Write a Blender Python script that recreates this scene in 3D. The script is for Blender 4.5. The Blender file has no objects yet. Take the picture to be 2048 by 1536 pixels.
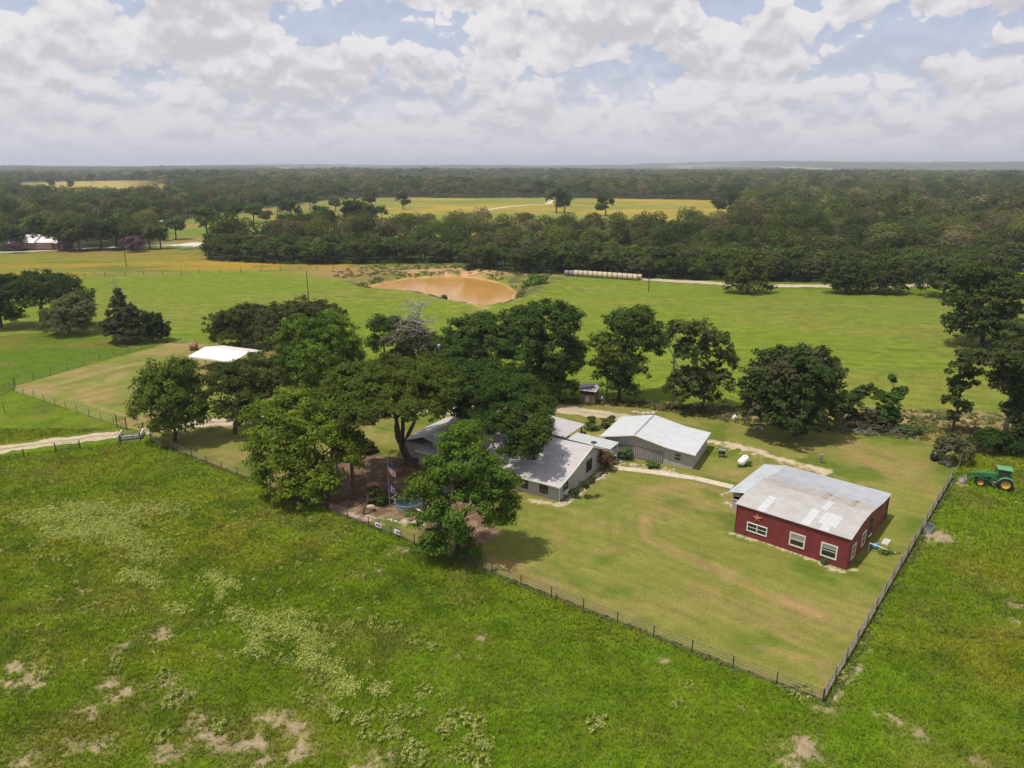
import bpy, math, random
import numpy as np
from mathutils import Vector

S = bpy.context.scene
COL = S.collection
PI = math.pi
R = math.radians

# ------------------------------------------------------------------ camera
H = 38.0                      # drone height in metres
F = 1421.0                    # focal length in photo pixels (2048 wide)
TH = math.atan(440 / F)       # downward pitch
CT, ST = math.cos(TH), math.sin(TH)
cam_d = bpy.data.cameras.new("camera")
cam_d.sensor_width = 36.0
cam_d.lens = 36.0 * F / 2048
cam_d.clip_start = 0.5
cam_d.clip_end = 60000
cam = bpy.data.objects.new("camera", cam_d)
COL.objects.link(cam)
cam.location = (0, 0, H)
cam.rotation_euler = (PI / 2 - TH, 0, 0)
S.camera = cam

# ------------------------------------------------------------------ sun, sky, exposure
SUN_EL = R(69)
SAZ = np.array([-0.93, -0.37]); SAZ = SAZ / np.linalg.norm(SAZ)      # towards the sun
sd = Vector((SAZ[0] * math.cos(SUN_EL), SAZ[1] * math.cos(SUN_EL), math.sin(SUN_EL)))
sun_d = bpy.data.lights.new("sun", 'SUN')
sun_d.energy = 4.3
sun_d.angle = R(0.6)
sun_d.color = (1.0, 0.93, 0.82)
sun = bpy.data.objects.new("sun", sun_d)
COL.objects.link(sun)
sun.rotation_euler = (-sd).to_track_quat('-Z', 'Y').to_euler()
sun.location = (0, 0, 80)
S.view_settings.view_transform = 'Standard'
S.view_settings.look = 'None'
S.view_settings.exposure = 0.12
S.view_settings.gamma = 1.0

W = bpy.data.worlds.new("World")
S.world = W
W.use_nodes = True
nt = W.node_tree
nt.nodes.clear()


class NT:
    """tiny helper for node graphs"""
    def __init__(s, tree): s.t = tree
    def n(s, typ, **kw):
        x = s.t.nodes.new(typ)
        for k, v in kw.items():
            if k.startswith('i_'):
                key = k[2:]
                key = int(key) if key.isdigit() else key
                s.set(x.inputs[key], v)
            else: setattr(x, k, v)
        return x
    def set(s, inp, v):
        if isinstance(v, bpy.types.NodeSocket): s.t.links.new(v, inp)
        elif isinstance(v, bpy.types.Node): s.t.links.new(v.outputs[0], inp)
        else: inp.default_value = v
    def m(s, op, a, b=None, c=None, clamp=False):
        x = s.t.nodes.new('ShaderNodeMath'); x.operation = op; x.use_clamp = clamp
        s.set(x.inputs[0], a)
        if b is not None: s.set(x.inputs[1], b)
        if c is not None: s.set(x.inputs[2], c)
        return x.outputs[0]
    def mix(s, f, a, b, blend='MIX'):
        x = s.t.nodes.new('ShaderNodeMix'); x.data_type = 'RGBA'; x.blend_type = blend
        s.set(x.inputs[0], f); s.set(x.inputs[6], a); s.set(x.inputs[7], b)
        return x.outputs[2]
    def smooth(s, v, a, b, lo=0.0, hi=1.0):
        x = s.t.nodes.new('ShaderNodeMapRange'); x.interpolation_type = 'SMOOTHSTEP'
        s.set(x.inputs[0], v); s.set(x.inputs[1], a); s.set(x.inputs[2], b)
        s.set(x.inputs[3], lo); s.set(x.inputs[4], hi)
        return x.outputs[0]
    def noise(s, vec, scale, detail=4, rough=0.55, dist=0.0):
        x = s.t.nodes.new('ShaderNodeTexNoise')
        if vec is not None: s.set(x.inputs['Vector'], vec)
        x.inputs['Scale'].default_value = scale
        x.inputs['Detail'].default_value = detail
        x.inputs['Roughness'].default_value = rough
        x.inputs['Distortion'].default_value = dist
        return x.outputs[0]
    def xyz(s, a, b, c):
        x = s.t.nodes.new('ShaderNodeCombineXYZ')
        s.set(x.inputs[0], a); s.set(x.inputs[1], b); s.set(x.inputs[2], c)
        return x.outputs[0]


g = NT(nt)
sky = g.n('ShaderNodeTexSky', sky_type='NISHITA')
sky.sun_disc = False
sky.sun_elevation = SUN_EL
sky.sun_rotation = math.atan2(SAZ[0], SAZ[1])
sky.air_density = 1.2
sky.dust_density = 1.5
tc = g.n('ShaderNodeTexCoord')
sep = g.n('ShaderNodeSeparateXYZ', i_0=tc.outputs['Generated'])
az = g.m('ARCTAN2', sep.outputs[0], sep.outputs[1])
el = g.m('MAXIMUM', sep.outputs[2], 0.0)


def uv_dir(u, v):
    """photo pixel -> (azimuth, z) of that part of the sky"""
    a = (u - 1024) / F; b = (v - 768) / F
    d = np.array([a, CT - b * ST, -ST - b * CT]); d /= np.linalg.norm(d)
    return math.atan2(d[0], d[1]), d[2]


def cloud_field(dz):
    z = g.m('ADD', el, dz)
    zz = g.m('ADD', z, 0.17)
    py_ = g.m('MULTIPLY', g.m('LOGARITHM', zz, math.e), 2.0)
    p = g.xyz(g.m('MULTIPLY', az, 4.6), py_, 3.7)
    warp = g.n('ShaderNodeTexNoise'); g.set(warp.inputs['Vector'], p); warp.noise_dimensions = '2D'; warp.inputs['Scale'].default_value = 5.0; warp.inputs['Detail'].default_value = 4
    pv_ = g.n('ShaderNodeVectorMath', operation='MULTIPLY_ADD'); g.set(pv_.inputs[0], warp.outputs['Color']); pv_.inputs[1].default_value = (.22, .22, 0); g.set(pv_.inputs[2], p)
    a = g.m('MULTIPLY', g.noise(p, 1.5, 8, 0.56, 0.1), 0.70)
    for sc_, w_ in ((4.5, .19), (10.5, .11)):
        vo = g.n('ShaderNodeTexVoronoi', feature='SMOOTH_F1', voronoi_dimensions='2D'); g.set(vo.inputs['Vector'], pv_.outputs[0]); vo.inputs['Scale'].default_value = sc_; vo.inputs['Smoothness'].default_value = .35
        a = g.m('ADD', a, g.m('MULTIPLY', g.m('SUBTRACT', 0.92, vo.outputs['Distance']), w_))
    return a


n0 = cloud_field(0.0)
n1 = cloud_field(0.014)
n2 = cloud_field(0.045)
bias = None
# clear-blue gaps (negative) and banks (positive): u, v, ru, rv, strength
for (u, v, ru, rv, k) in [(640, 55, 75, 50, -.36), (850, 62, 90, 48, -.34), (470, 150, 130, 26, -.10), (1060, 150, 140, 22, -.08),
                          (1265, 128, 70, 40, -.10), (1830, 72, 160, 38, -.36), (1480, 12, 70, 20, -.24), (20, 25, 40, 40, -.16),
                          (700, 105, 60, 50, .20), (260, 80, 230, 70, .20), (1130, 70, 200, 50, .18), (1480, 100, 150, 55, .18),
                          (1850, 140, 150, 40, .12), (600, 165, 150, 40, .15), (560, -40, 200, 40, .05), (930, 10, 120, 12, .25)]:
    a0, z0 = uv_dir(u, v)
    a1, _ = uv_dir(u + ru, v); _, z1 = uv_dir(u, v - rv)
    da = g.m('DIVIDE', g.m('SUBTRACT', az, a0), a1 - a0)
    dz = g.m('DIVIDE', g.m('SUBTRACT', el, z0), abs(z1 - z0))
    r2 = g.m('ADD', g.m('MULTIPLY', da, da), g.m('MULTIPLY', dz, dz))
    e_ = g.m('MULTIPLY', g.m('POWER', math.e, g.m('MULTIPLY', r2, -0.8)), k)
    bias = e_ if bias is None else g.m('ADD', bias, e_)
cov = g.m('ADD', g.m('ADD', g.m('ADD', g.m('MULTIPLY', g.m('SUBTRACT', n0, 0.5), 1.75), 0.5), g.m('MULTIPLY', bias, 0.85)), 0.078)
mask = g.smooth(cov, 0.452, 0.548)
shade = g.m('ADD', g.m('ADD', g.m('MULTIPLY', g.m('SUBTRACT', n0, n1), 4.2), g.m('MULTIPLY', g.m('SUBTRACT', n0, n2), 1.8)), 0.48)
shade = g.m('ADD', g.m('SUBTRACT', shade, g.m('MULTIPLY', g.smooth(cov, 0.60, 0.80), 0.22)), g.m('MULTIPLY', g.m('SUBTRACT', 1.0, g.smooth(cov, 0.49, 0.60)), 0.22))
ccol = g.mix(g.smooth(shade, -0.05, 0.95), (0.55, 0.535, 0.57, 1), (0.80, 0.775, 0.78, 1))
hz = g.m('POWER', math.e, g.m('MULTIPLY', el, -1 / 0.082))
ccol = g.mix(g.m('MULTIPLY', hz, 0.85), ccol, (0.545, 0.54, 0.60, 1))
blue = g.mix(0.55, (0.42, 0.49, 0.67, 1), (0.44, 0.51, 0.70, 1))
mask2 = g.m('MAXIMUM', mask, g.m('MINIMUM', g.m('MULTIPLY', hz, 1.7), 1.0))
bg1 = g.n('ShaderNodeBackground'); g.set(bg1.inputs[0], sky.outputs[0]); bg1.inputs[1].default_value = 0.085
bgb = g.n('ShaderNodeBackground'); g.set(bgb.inputs[0], blue); bgb.inputs[1].default_value = 1.0
ms0 = g.n('ShaderNodeMixShader'); ms0.inputs[0].default_value = 0.85
nt.links.new(bg1.outputs[0], ms0.inputs[1]); nt.links.new(bgb.outputs[0], ms0.inputs[2])
bg2 = g.n('ShaderNodeBackground'); g.set(bg2.inputs[0], ccol); bg2.inputs[1].default_value = 1.0
msh = g.n('ShaderNodeMixShader'); g.set(msh.inputs[0], mask2)
nt.links.new(ms0.outputs[0], msh.inputs[1]); nt.links.new(bg2.outputs[0], msh.inputs[2])
wo = g.n('ShaderNodeOutputWorld'); nt.links.new(msh.outputs[0], wo.inputs[0])

# ------------------------------------------------------------------ measuring helpers (photo pixel -> metres)


def gp(u, v, z=0.0):
    a = (u - 1024) / F; b = (v - 768) / F
    d = (a, CT - b * ST, -ST - b * CT)
    t = (z - H) / d[2]
    return np.array([d[0] * t, d[1] * t, z])


def at(u, v, Y):
    a = (u - 1024) / F; b = (v - 768) / F
    d = (a, CT - b * ST, -ST - b * CT)
    t = Y / d[1]
    return np.array([d[0] * t, Y, H + d[2] * t])


def to_px(x, y, z=0.0):
    zz = z - H
    f = y * CT - zz * ST
    f = np.where(np.abs(f) < 1e-3, 1e-3, f)
    up = y * ST + zz * CT
    return 1024 + F * x / f, 768 - F * up / f, f


def mpp(Y, z=0.0):
    """metres per photo pixel at that distance"""
    return (Y * CT + (H - z) * ST) / F


# ------------------------------------------------------------------ noise in numpy
def _hash(ix, iy, seed):
    h = (ix.astype(np.int64) * 374761393 + iy.astype(np.int64) * 668265263 + seed * 1442695041) & 0xFFFFFFFF
    h = ((h ^ (h >> 13)) * 1274126177) & 0xFFFFFFFF
    return ((h ^ (h >> 16)) & 0xFFFFFF) / float(0xFFFFFF)


def vnoise(x, y, seed=0):
    x0 = np.floor(x); y0 = np.floor(y)
    fx = x - x0; fy = y - y0
    fx = fx * fx * (3 - 2 * fx); fy = fy * fy * (3 - 2 * fy)
    a = _hash(x0, y0, seed); b = _hash(x0 + 1, y0, seed)
    c = _hash(x0, y0 + 1, seed); d = _hash(x0 + 1, y0 + 1, seed)
    return (a * (1 - fx) + b * fx) * (1 - fy) + (c * (1 - fx) + d * fx) * fy


def fbm(x, y, seed=0, o=4, r=0.5):
    t = 0; w = 1; s = 0
    for i in range(o):
        t = t + w * vnoise(x * 2 ** i + i * 17.3, y * 2 ** i - i * 9.1, seed + i)
        s += w; w *= r
    return t / s


def sstep(a, b, x):
    t = np.clip((x - a) / (b - a), 0, 1)
    return t * t * (3 - 2 * t)


def in_poly(px, py, poly):
    inside = np.zeros(np.shape(px), bool)
    n = len(poly)
    for i in range(n):
        x1, y1 = poly[i]; x2, y2 = poly[(i + 1) % n]
        if y1 == y2: continue
        cond = ((y1 > py) != (y2 > py)) & (px < (x2 - x1) * (py - y1) / (y2 - y1) + x1)
        inside ^= cond
    return inside


def seg_dist(x, y, pts, closed=False):
    d = np.full(np.shape(x), 1e9)
    n = len(pts)
    for i in range(n if closed else n - 1):
        ax, ay = pts[i][:2]; bx, by = pts[(i + 1) % n][:2]
        vx, vy = bx - ax, by - ay
        L = vx * vx + vy * vy + 1e-9
        t = np.clip(((x - ax) * vx + (y - ay) * vy) / L, 0, 1)
        d = np.minimum(d, np.hypot(x - ax - t * vx, y - ay - t * vy))
    return d


# ------------------------------------------------------------------ materials
MATS = {}


def mat(name, col, rough=0.7, metal=0.0, var=0.12, vs=3.0, bump=0.0, bs=20.0, spec=0.3, wave=None, streak=None):
    """procedural material: base colour with noise wear; wave=(axis, metres per rib, depth) for ribs"""
    if name in MATS: return MATS[name]
    m = bpy.data.materials.new(name); m.use_nodes = True
    t = m.node_tree; q = NT(t)
    b = t.nodes['Principled BSDF']
    tcn = q.n('ShaderNodeTexCoord')
    ob = tcn.outputs['Object']
    n = q.noise(ob, vs, 6, 0.6)
    dark = tuple(c * (1 - var * 1.6) for c in col) + (1,)
    lite = tuple(min(1, c * (1 + var)) for c in col) + (1,)
    c = q.mix(q.smooth(n, 0.3, 0.7), dark, lite)
    if streak:
        mp = q.n('ShaderNodeMapping'); q.set(mp.inputs[0], ob); mp.inputs['Scale'].default_value = streak[0]
        n2 = q.noise(mp, 1.0, 5, 0.6)
        c = q.mix(q.smooth(n2, streak[1], streak[1] + 0.15, 0, streak[3]), c, streak[2] + (1,))
    q.set(b.inputs['Base Color'], c)
    b.inputs['Roughness'].default_value = rough
    b.inputs['Metallic'].default_value = metal
    b.inputs['Specular IOR Level'].default_value = spec
    hgt = None
    if wave:
        sp = q.n('ShaderNodeSeparateXYZ', i_0=ob)
        s_ = q.m('SINE', q.m('MULTIPLY', sp.outputs[wave[0]], 2 * PI / wave[1]))
        hgt = q.m('MULTIPLY', q.m('POWER', q.m('ADD', q.m('MULTIPLY', s_, 0.5), 0.5), 3.0), wave[2])
        q.set(b.inputs['Base Color'], q.mix(q.m('MULTIPLY', q.m('POWER', q.m('ADD', q.m('MULTIPLY', s_, -0.5), 0.5), 4.0), 0.12), c, (0.05, 0.05, 0.05, 1)))
    if bump:
        nb = q.m('MULTIPLY', q.noise(ob, bs, 4, 0.6), bump)
        hgt = nb if hgt is None else q.m('ADD', hgt, nb)
    if hgt is not None:
        bn = q.n('ShaderNodeBump'); bn.inputs['Distance'].default_value = 1.0; bn.inputs['Strength'].default_value = 0.6
        q.set(bn.inputs['Height'], hgt); t.links.new(bn.outputs[0], b.inputs['Normal'])
    MATS[name] = m
    return m


def attr_mat(name, rough=0.9, transl=0.0, fine=None, bump=0.0, rnd=0.0, spec=0.1):
    """albedo from the mesh attribute 'Col' (leaves, grass, soil), fine = [(scale, lo, hi)] multipliers"""
    m = bpy.data.materials.new(name); m.use_nodes = True
    t = m.node_tree; q = NT(t); t.nodes.clear()
    a = q.n('ShaderNodeAttribute', attribute_name='Col')
    c = a.outputs['Color']
    geo = q.n('ShaderNodeNewGeometry')
    hs = None
    for (sc, lo, hi) in (fine or []):
        n = q.noise(geo.outputs['Position'], sc, 4, 0.65)
        v = q.smooth(n, 0.3, 0.7, lo, hi)
        c = q.mix(1.0, c, q.xyz(v, v, v), 'MULTIPLY')
        hs = n if hs is None else q.m('ADD', hs, q.m('MULTIPLY', n, 0.5))
    if rnd:
        oi = q.n('ShaderNodeObjectInfo')
        v = q.smooth(oi.outputs['Random'], 0, 1, 1 - rnd, 1 + rnd)
        c = q.mix(1.0, c, q.xyz(v, q.m('POWER', v, 0.7), q.m('POWER', v, 1.3)), 'MULTIPLY')
    o = q.n('ShaderNodeOutputMaterial')
    if transl:
        d = q.n('ShaderNodeBsdfDiffuse'); q.set(d.inputs[0], c)
        tr = q.n('ShaderNodeBsdfTranslucent'); q.set(tr.inputs[0], q.mix(1.0, c, (1.0, 1.08, 0.62, 1), 'MULTIPLY'))
        ms = q.n('ShaderNodeMixShader'); ms.inputs[0].default_value = transl
        t.links.new(d.outputs[0], ms.inputs[1]); t.links.new(tr.outputs[0], ms.inputs[2])
        if spec > 0.05:
            gl = q.n('ShaderNodeBsdfGlossy'); gl.inputs['Roughness'].default_value = 0.45
            gl.inputs[0].default_value = (0.75, 0.78, 0.8, 1)
            m2 = q.n('ShaderNodeMixShader'); m2.inputs[0].default_value = spec * 0.35
            t.links.new(ms.outputs[0], m2.inputs[1]); t.links.new(gl.outputs[0], m2.inputs[2]); ms = m2
        t.links.new(ms.outputs[0], o.inputs[0])
    else:
        b = q.n('ShaderNodeBsdfPrincipled'); q.set(b.inputs['Base Color'], c)
        b.inputs['Roughness'].default_value = rough; b.inputs['Specular IOR Level'].default_value = spec
        if bump and hs is not None:
            bn = q.n('ShaderNodeBump'); bn.inputs['Distance'].default_value = bump; bn.inputs['Strength'].default_value = 0.8
            q.set(bn.inputs['Height'], hs); t.links.new(bn.outputs[0], b.inputs['Normal'])
        t.links.new(b.outputs[0], o.inputs[0])
    return m


LEAF = attr_mat('leaves', transl=0.38, rnd=0.10, spec=0.0)
GRASSM = attr_mat('grass_blades', transl=0.25, spec=0.0)
GROUNDM = attr_mat('ground_surface', 0.95, fine=[(0.35, 0.85, 1.14), (2.3, 0.78, 1.2), (11.0, 0.72, 1.25)], bump=0.12, spec=0.05)
LAWNM = attr_mat('mown_grass', 0.95, fine=[(0.5, 0.92, 1.08), (4.0, 0.86, 1.12), (22.0, 0.8, 1.18)], bump=0.03, spec=0.05)
M_BARK = mat('bark', (0.085, 0.065, 0.048), 0.9, var=0.35, vs=4, bump=0.05, bs=9)
M_BARK_GREY = mat('dead_grey_wood', (0.24, 0.21, 0.19), 0.9, var=0.25, vs=3, bump=0.03, bs=9)


# ------------------------------------------------------------------ mesh building
def mesh_np(name, V, Fq, mats, col=None, smooth=False):
    """V (n,3), Fq (m,k) all faces the same size; col (n,3) point colours"""
    me = bpy.data.meshes.new(name)
    V = np.asarray(V, np.float32); Fq = np.asarray(Fq, np.int32)
    m, k = Fq.shape
    me.vertices.add(len(V)); me.vertices.foreach_set('co', V.ravel())
    me.loops.add(m * k); me.loops.foreach_set('vertex_index', Fq.ravel())
    me.polygons.add(m)
    me.polygons.foreach_set('loop_start', np.arange(0, m * k, k, dtype=np.int32))
    me.polygons.foreach_set('loop_total', np.full(m, k, np.int32))
    if smooth: me.polygons.foreach_set('use_smooth', np.ones(m, bool))
    me.update(calc_edges=True)
    if col is not None:
        ca = me.color_attributes.new('Col', 'FLOAT_COLOR', 'POINT')
        c4 = np.ones((len(V), 4), np.float32); c4[:, :3] = col
        ca.data.foreach_set('color', c4.ravel())
    for x in (mats if isinstance(mats, (list, tuple)) else [mats]): me.materials.append(x)
    return me


class MB:
    """collects boxes, tubes, lathes, slabs; build() links them as ONE mesh object"""
    def __init__(s): s.v = []; s.f = []; s.mi = []; s.sm = []
    def add(s, vs, fs, mi=0, sm=False):
        o = len(s.v); s.v += [tuple(float(c) for c in p) for p in vs]
        s.f += [tuple(o + i for i in f) for f in fs]; s.mi += [mi] * len(fs); s.sm += [sm] * len(fs)
    def box(s, x0, x1, y0, y1, z0, z1, mi=0):
        s.add([(x0, y0, z0), (x1, y0, z0), (x1, y1, z0), (x0, y1, z0), (x0, y0, z1), (x1, y0, z1), (x1, y1, z1), (x0, y1, z1)],
              [(0, 3, 2, 1), (4, 5, 6, 7), (0, 1, 5, 4), (1, 2, 6, 5), (2, 3, 7, 6), (3, 0, 4, 7)], mi)
    def beam(s, a, b, w, h, mi=0, up=(0, 0, 1)):
        a = Vector(a); b = Vector(b); d = (b - a).normalized(); up = Vector(up)
        sd_ = d.cross(up)
        if sd_.length < 1e-4: sd_ = d.cross(Vector((1, 0, 0)))
        sd_.normalize(); u2 = sd_.cross(d).normalized()
        c = [sd_ * (w / 2) * i + u2 * (h / 2) * j for i, j in ((-1, -1), (1, -1), (1, 1), (-1, 1))]
        s.add([a + k for k in c] + [b + k for k in c],
              [(3, 2, 1, 0), (4, 5, 6, 7), (0, 1, 5, 4), (1, 2, 6, 5), (2, 3, 7, 6), (3, 0, 4, 7)], mi)
    def tube(s, pts, rad, n=6, mi=0, cap=True, sm=True):
        pts = [Vector(p) for p in pts]
        if not hasattr(rad, '__len__'): rad = [rad] * len(pts)
        vs = []; fs = []
        ref = Vector((0.3, 0.2, 1)).normalized()
        for i, p in enumerate(pts):
            d = (pts[min(i + 1, len(pts) - 1)] - pts[max(i - 1, 0)])
            if d.length < 1e-6: d = Vector((0, 0, 1))
            d.normalize()
            r_ = ref if abs(d.dot(ref)) < 0.95 else Vector((1, 0, 0))
            a = d.cross(r_).normalized(); b = d.cross(a)
            for k in range(n):
                t = 2 * PI * k / n
                vs.append(p + (a * math.cos(t) + b * math.sin(t)) * rad[i])
        for i in range(len(pts) - 1):
            for k in range(n):
                fs.append((i * n + k, (i + 1) * n + k, (i + 1) * n + (k + 1) % n, i * n + (k + 1) % n))
        s.add(vs, fs, mi, sm)
        if cap:
            s.add([vs[k] for k in range(n)], [tuple(range(n))], mi)
            s.add([vs[(len(pts) - 1) * n + k] for k in range(n)], [tuple(reversed(range(n)))], mi)
    def lathe(s, prof, n=24, c=(0, 0, 0), axis='z', mi=0, sm=True):
        vs = []; fs = []
        for (r, h) in prof:
            for k in range(n):
                t = 2 * PI * k / n
                x, y = r * math.cos(t), r * math.sin(t)
                p = (x, y, h) if axis == 'z' else ((x, h, y) if axis == 'y' else (h, x, y))
                vs.append((c[0] + p[0], c[1] + p[1], c[2] + p[2]))
        for i in range(len(prof) - 1):
            for k in range(n):
                fs.append((i * n + k, i * n + (k + 1) % n, (i + 1) * n + (k + 1) % n, (i + 1) * n + k))
        s.add(vs, fs, mi, sm)
    def prism(s, poly, axis, a, b, mi=0):
        """polygon in the two other axes, from a to b along axis"""
        def P(p, t):
            return {'x': (t, p[0], p[1]), 'y': (p[0], t, p[1]), 'z': (p[0], p[1], t)}[axis]
        n = len(poly)
        s.add([P(p, a) for p in poly] + [P(p, b) for p in poly],
              [tuple(range(n)), tuple(reversed(range(n, 2 * n)))] + [(i, i + n, (i + 1) % n + n, (i + 1) % n) for i in range(n)], mi)
    def build(s, name, mats, parent=None, bevel=0):
        me = bpy.data.meshes.new(name)
        me.from_pydata(s.v, [], s.f)
        for x in (mats if isinstance(mats, (list, tuple)) else [mats]): me.materials.append(x)
        me.polygons.foreach_set('material_index', s.mi)
        me.polygons.foreach_set('use_smooth', s.sm)
        me.update()
        import bmesh
        bm = bmesh.new(); bm.from_mesh(me); bmesh.ops.recalc_face_normals(bm, faces=bm.faces); bm.to_mesh(me); bm.free()
        o = link(name, me, parent)
        if bevel:
            md = o.modifiers.new('bevel', 'BEVEL'); md.width = bevel; md.segments = 2; md.limit_method = 'ANGLE'
        return o


def link(name, data, parent=None, loc=None, rz=0):
    o = bpy.data.objects.new(name, data)
    COL.objects.link(o)
    if parent is not None: o.parent = parent
    if loc is not None: o.location = loc
    if rz: o.rotation_euler = (0, 0, rz)
    return o


def tag(o, label, cat, group=None):
    o['label'] = label; o['category'] = cat
    if group: o['group'] = group
    return o


def thing(name, label, cat, loc=(0, 0, 0), rz=0, group=None):
    return tag(link(name, None, None, tuple(float(c) for c in loc), rz), label, cat, group)


def struct(o, label=None, kind='structure'):
    o['kind'] = kind
    if label: o['label'] = label
    return o


def dup(root, loc, rz=0, sc=1.0, label=None, group=None):
    r = root.copy(); COL.objects.link(r)
    r.location = tuple(float(c) for c in loc); r.rotation_euler = (0, 0, rz)
    r.scale = (sc, sc, sc) if not hasattr(sc, '__len__') else sc
    if label: r['label'] = label
    if group: r['group'] = group
    for ch in list(root.children):
        c = ch.copy(); COL.objects.link(c); c.parent = r
        for gch in ch.children:
            d = gch.copy(); COL.objects.link(d); d.parent = c
    return r


def w2(pts):
    return [tuple(gp(u, v)[:2]) for u, v in pts]


# ------------------------------------------------------------------ layout of the land (photo pixels of ground points)
POND = w2([(735, 571), (770, 563), (815, 555), (870, 551), (925, 550), (970, 557), (1008, 567), (1028, 582), (1024, 596), (990, 608), (955, 610), (920, 604),
           (885, 596), (850, 585), (800, 579), (760, 576)])
BERM = w2([(640, 585), (720, 588), (800, 592), (860, 601), (910, 614), (965, 626), (1010, 622), (1050, 604), (1085, 582), (1110, 562)])
YARD = w2([(1645.8, 1406.8), (1905, 958), (1925, 905), (1850, 878), (1680, 862), (1480, 838), (1280, 812), (1080, 795), (700, 800), (430, 838), (303, 866), (303, 884)])
PADDOCK = w2([(240, 852), (30, 782), (30, 772), (338, 686), (560, 690), (640, 780), (470, 842), (300, 866)])
HAYFIELD = [(-600, 560), (0, 556), (145, 553), (600, 541), (700, 536), (860, 548), (1085, 553), (1300, 560), (1700, 585), (1850, 590), (2100, 545), (2700, 545),
            (2700, 870), (2048, 850), (1700, 822), (1480, 815), (1100, 790), (760, 760), (500, 700), (340, 684), (200, 660), (-600, 700)]
MEADOW = [(-700, 505), (0, 503), (200, 496), (420, 492), (690, 522), (700, 537), (600, 541), (145, 553), (0, 556), (-700, 565)]
CLEAR_A = [(300, 500), (330, 452), (395, 432), (560, 412), (650, 400), (700, 396), (860, 395), (960, 420), (800, 476), (700, 474), (560, 476), (410, 496)]
CLEAR_B = [(760, 404), (860, 396), (1100, 396), (1100, 384), (1116, 384), (1120, 396), (1490, 402), (1470, 466), (1200, 474), (900, 476), (740, 474)]
CLEAR_C = [(30, 391), (45, 370), (230, 362), (335, 376), (340, 393), (200, 398)]
CLEARS_FAR = [[(120, 345), (160, 344), (170, 348), (100, 348)], [(860, 348), (1010, 354), (1000, 358), (870, 352)], [(330, 334), (130, 333), (120, 335), (330, 337)]]
FRONT = [(-2500, 500), (-200, 500), (300, 500), (410, 497), (418, 520), (560, 528), (690, 528), (930, 526), (932, 545), (1130, 548), (1290, 556), (1500, 562), (1800, 566),
         (1990, 560), (2048, 538), (2500, 530), (4000, 530)]


def forest_px(u, v):
    fr = np.interp(u, [p[0] for p in FRONT], [p[1] for p in FRONT])
    ok = (v < fr) & (v > 326)
    for c in (CLEAR_A, CLEAR_B, CLEAR_C, *CLEARS_FAR):
        ok &= ~in_poly(u, v, c)
    return ok


def pond_sd(x, y):
    d = seg_dist(x, y, POND, True)
    return np.where(in_poly(x, y, POND), -d, d)


WATER_Z = -0.55


def height(x, y):
    x = np.asarray(x, float); y = np.asarray(y, float)
    r = np.hypot(x, y)
    h = np.zeros(np.shape(x))
    near_p = (y > 150) & (y < 320) & (x > -110) & (x < 60)
    if near_p.any():
        xx = x[near_p]; yy = y[near_p]
        s_ = pond_sd(xx, yy) + (fbm(xx / 5, yy / 5, 41) - 0.5) * 3.0
        hh = np.where(s_ < 0, np.clip(s_ * 0.25, -1.5, 0), np.clip(s_ * 0.16, 0, 0.9)) - 0.55
        w = 1 - sstep(4, 16, s_)
        b = seg_dist(xx, yy, BERM)
        bz = 1.3 * np.exp(-(b / 7.0) ** 2)
        back = 1.1 * np.exp(-((s_ - 9) / 5) ** 2) * sstep(235, 245, yy)
        h[near_p] = hh * w + bz * (1 - np.exp(-np.maximum(s_, 0) / 3)) + back
    # gentle field relief and far hills
    far = sstep(220, 600, r)
    h = h + far * (fbm(x / 330, y / 330, 5) - 0.5) * 5
    f2 = sstep(1500, 6000, r)
    h = h + f2 * ((fbm(x / 2300 + 3, y / 1300, 9, 4) - 0.45) * 62) + sstep(700, 1500, r) * (fbm(x / 600, y / 350, 19, 3) - .5) * 26
    h = h + sstep(3500, 7500, y) * sstep(300, 3000, x) * 46 * (0.6 + 0.6 * fbm(x / 1500, y / 3000, 12, 3))
    h = h - sstep(8000, 14000, r) * 30
    return h


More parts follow.
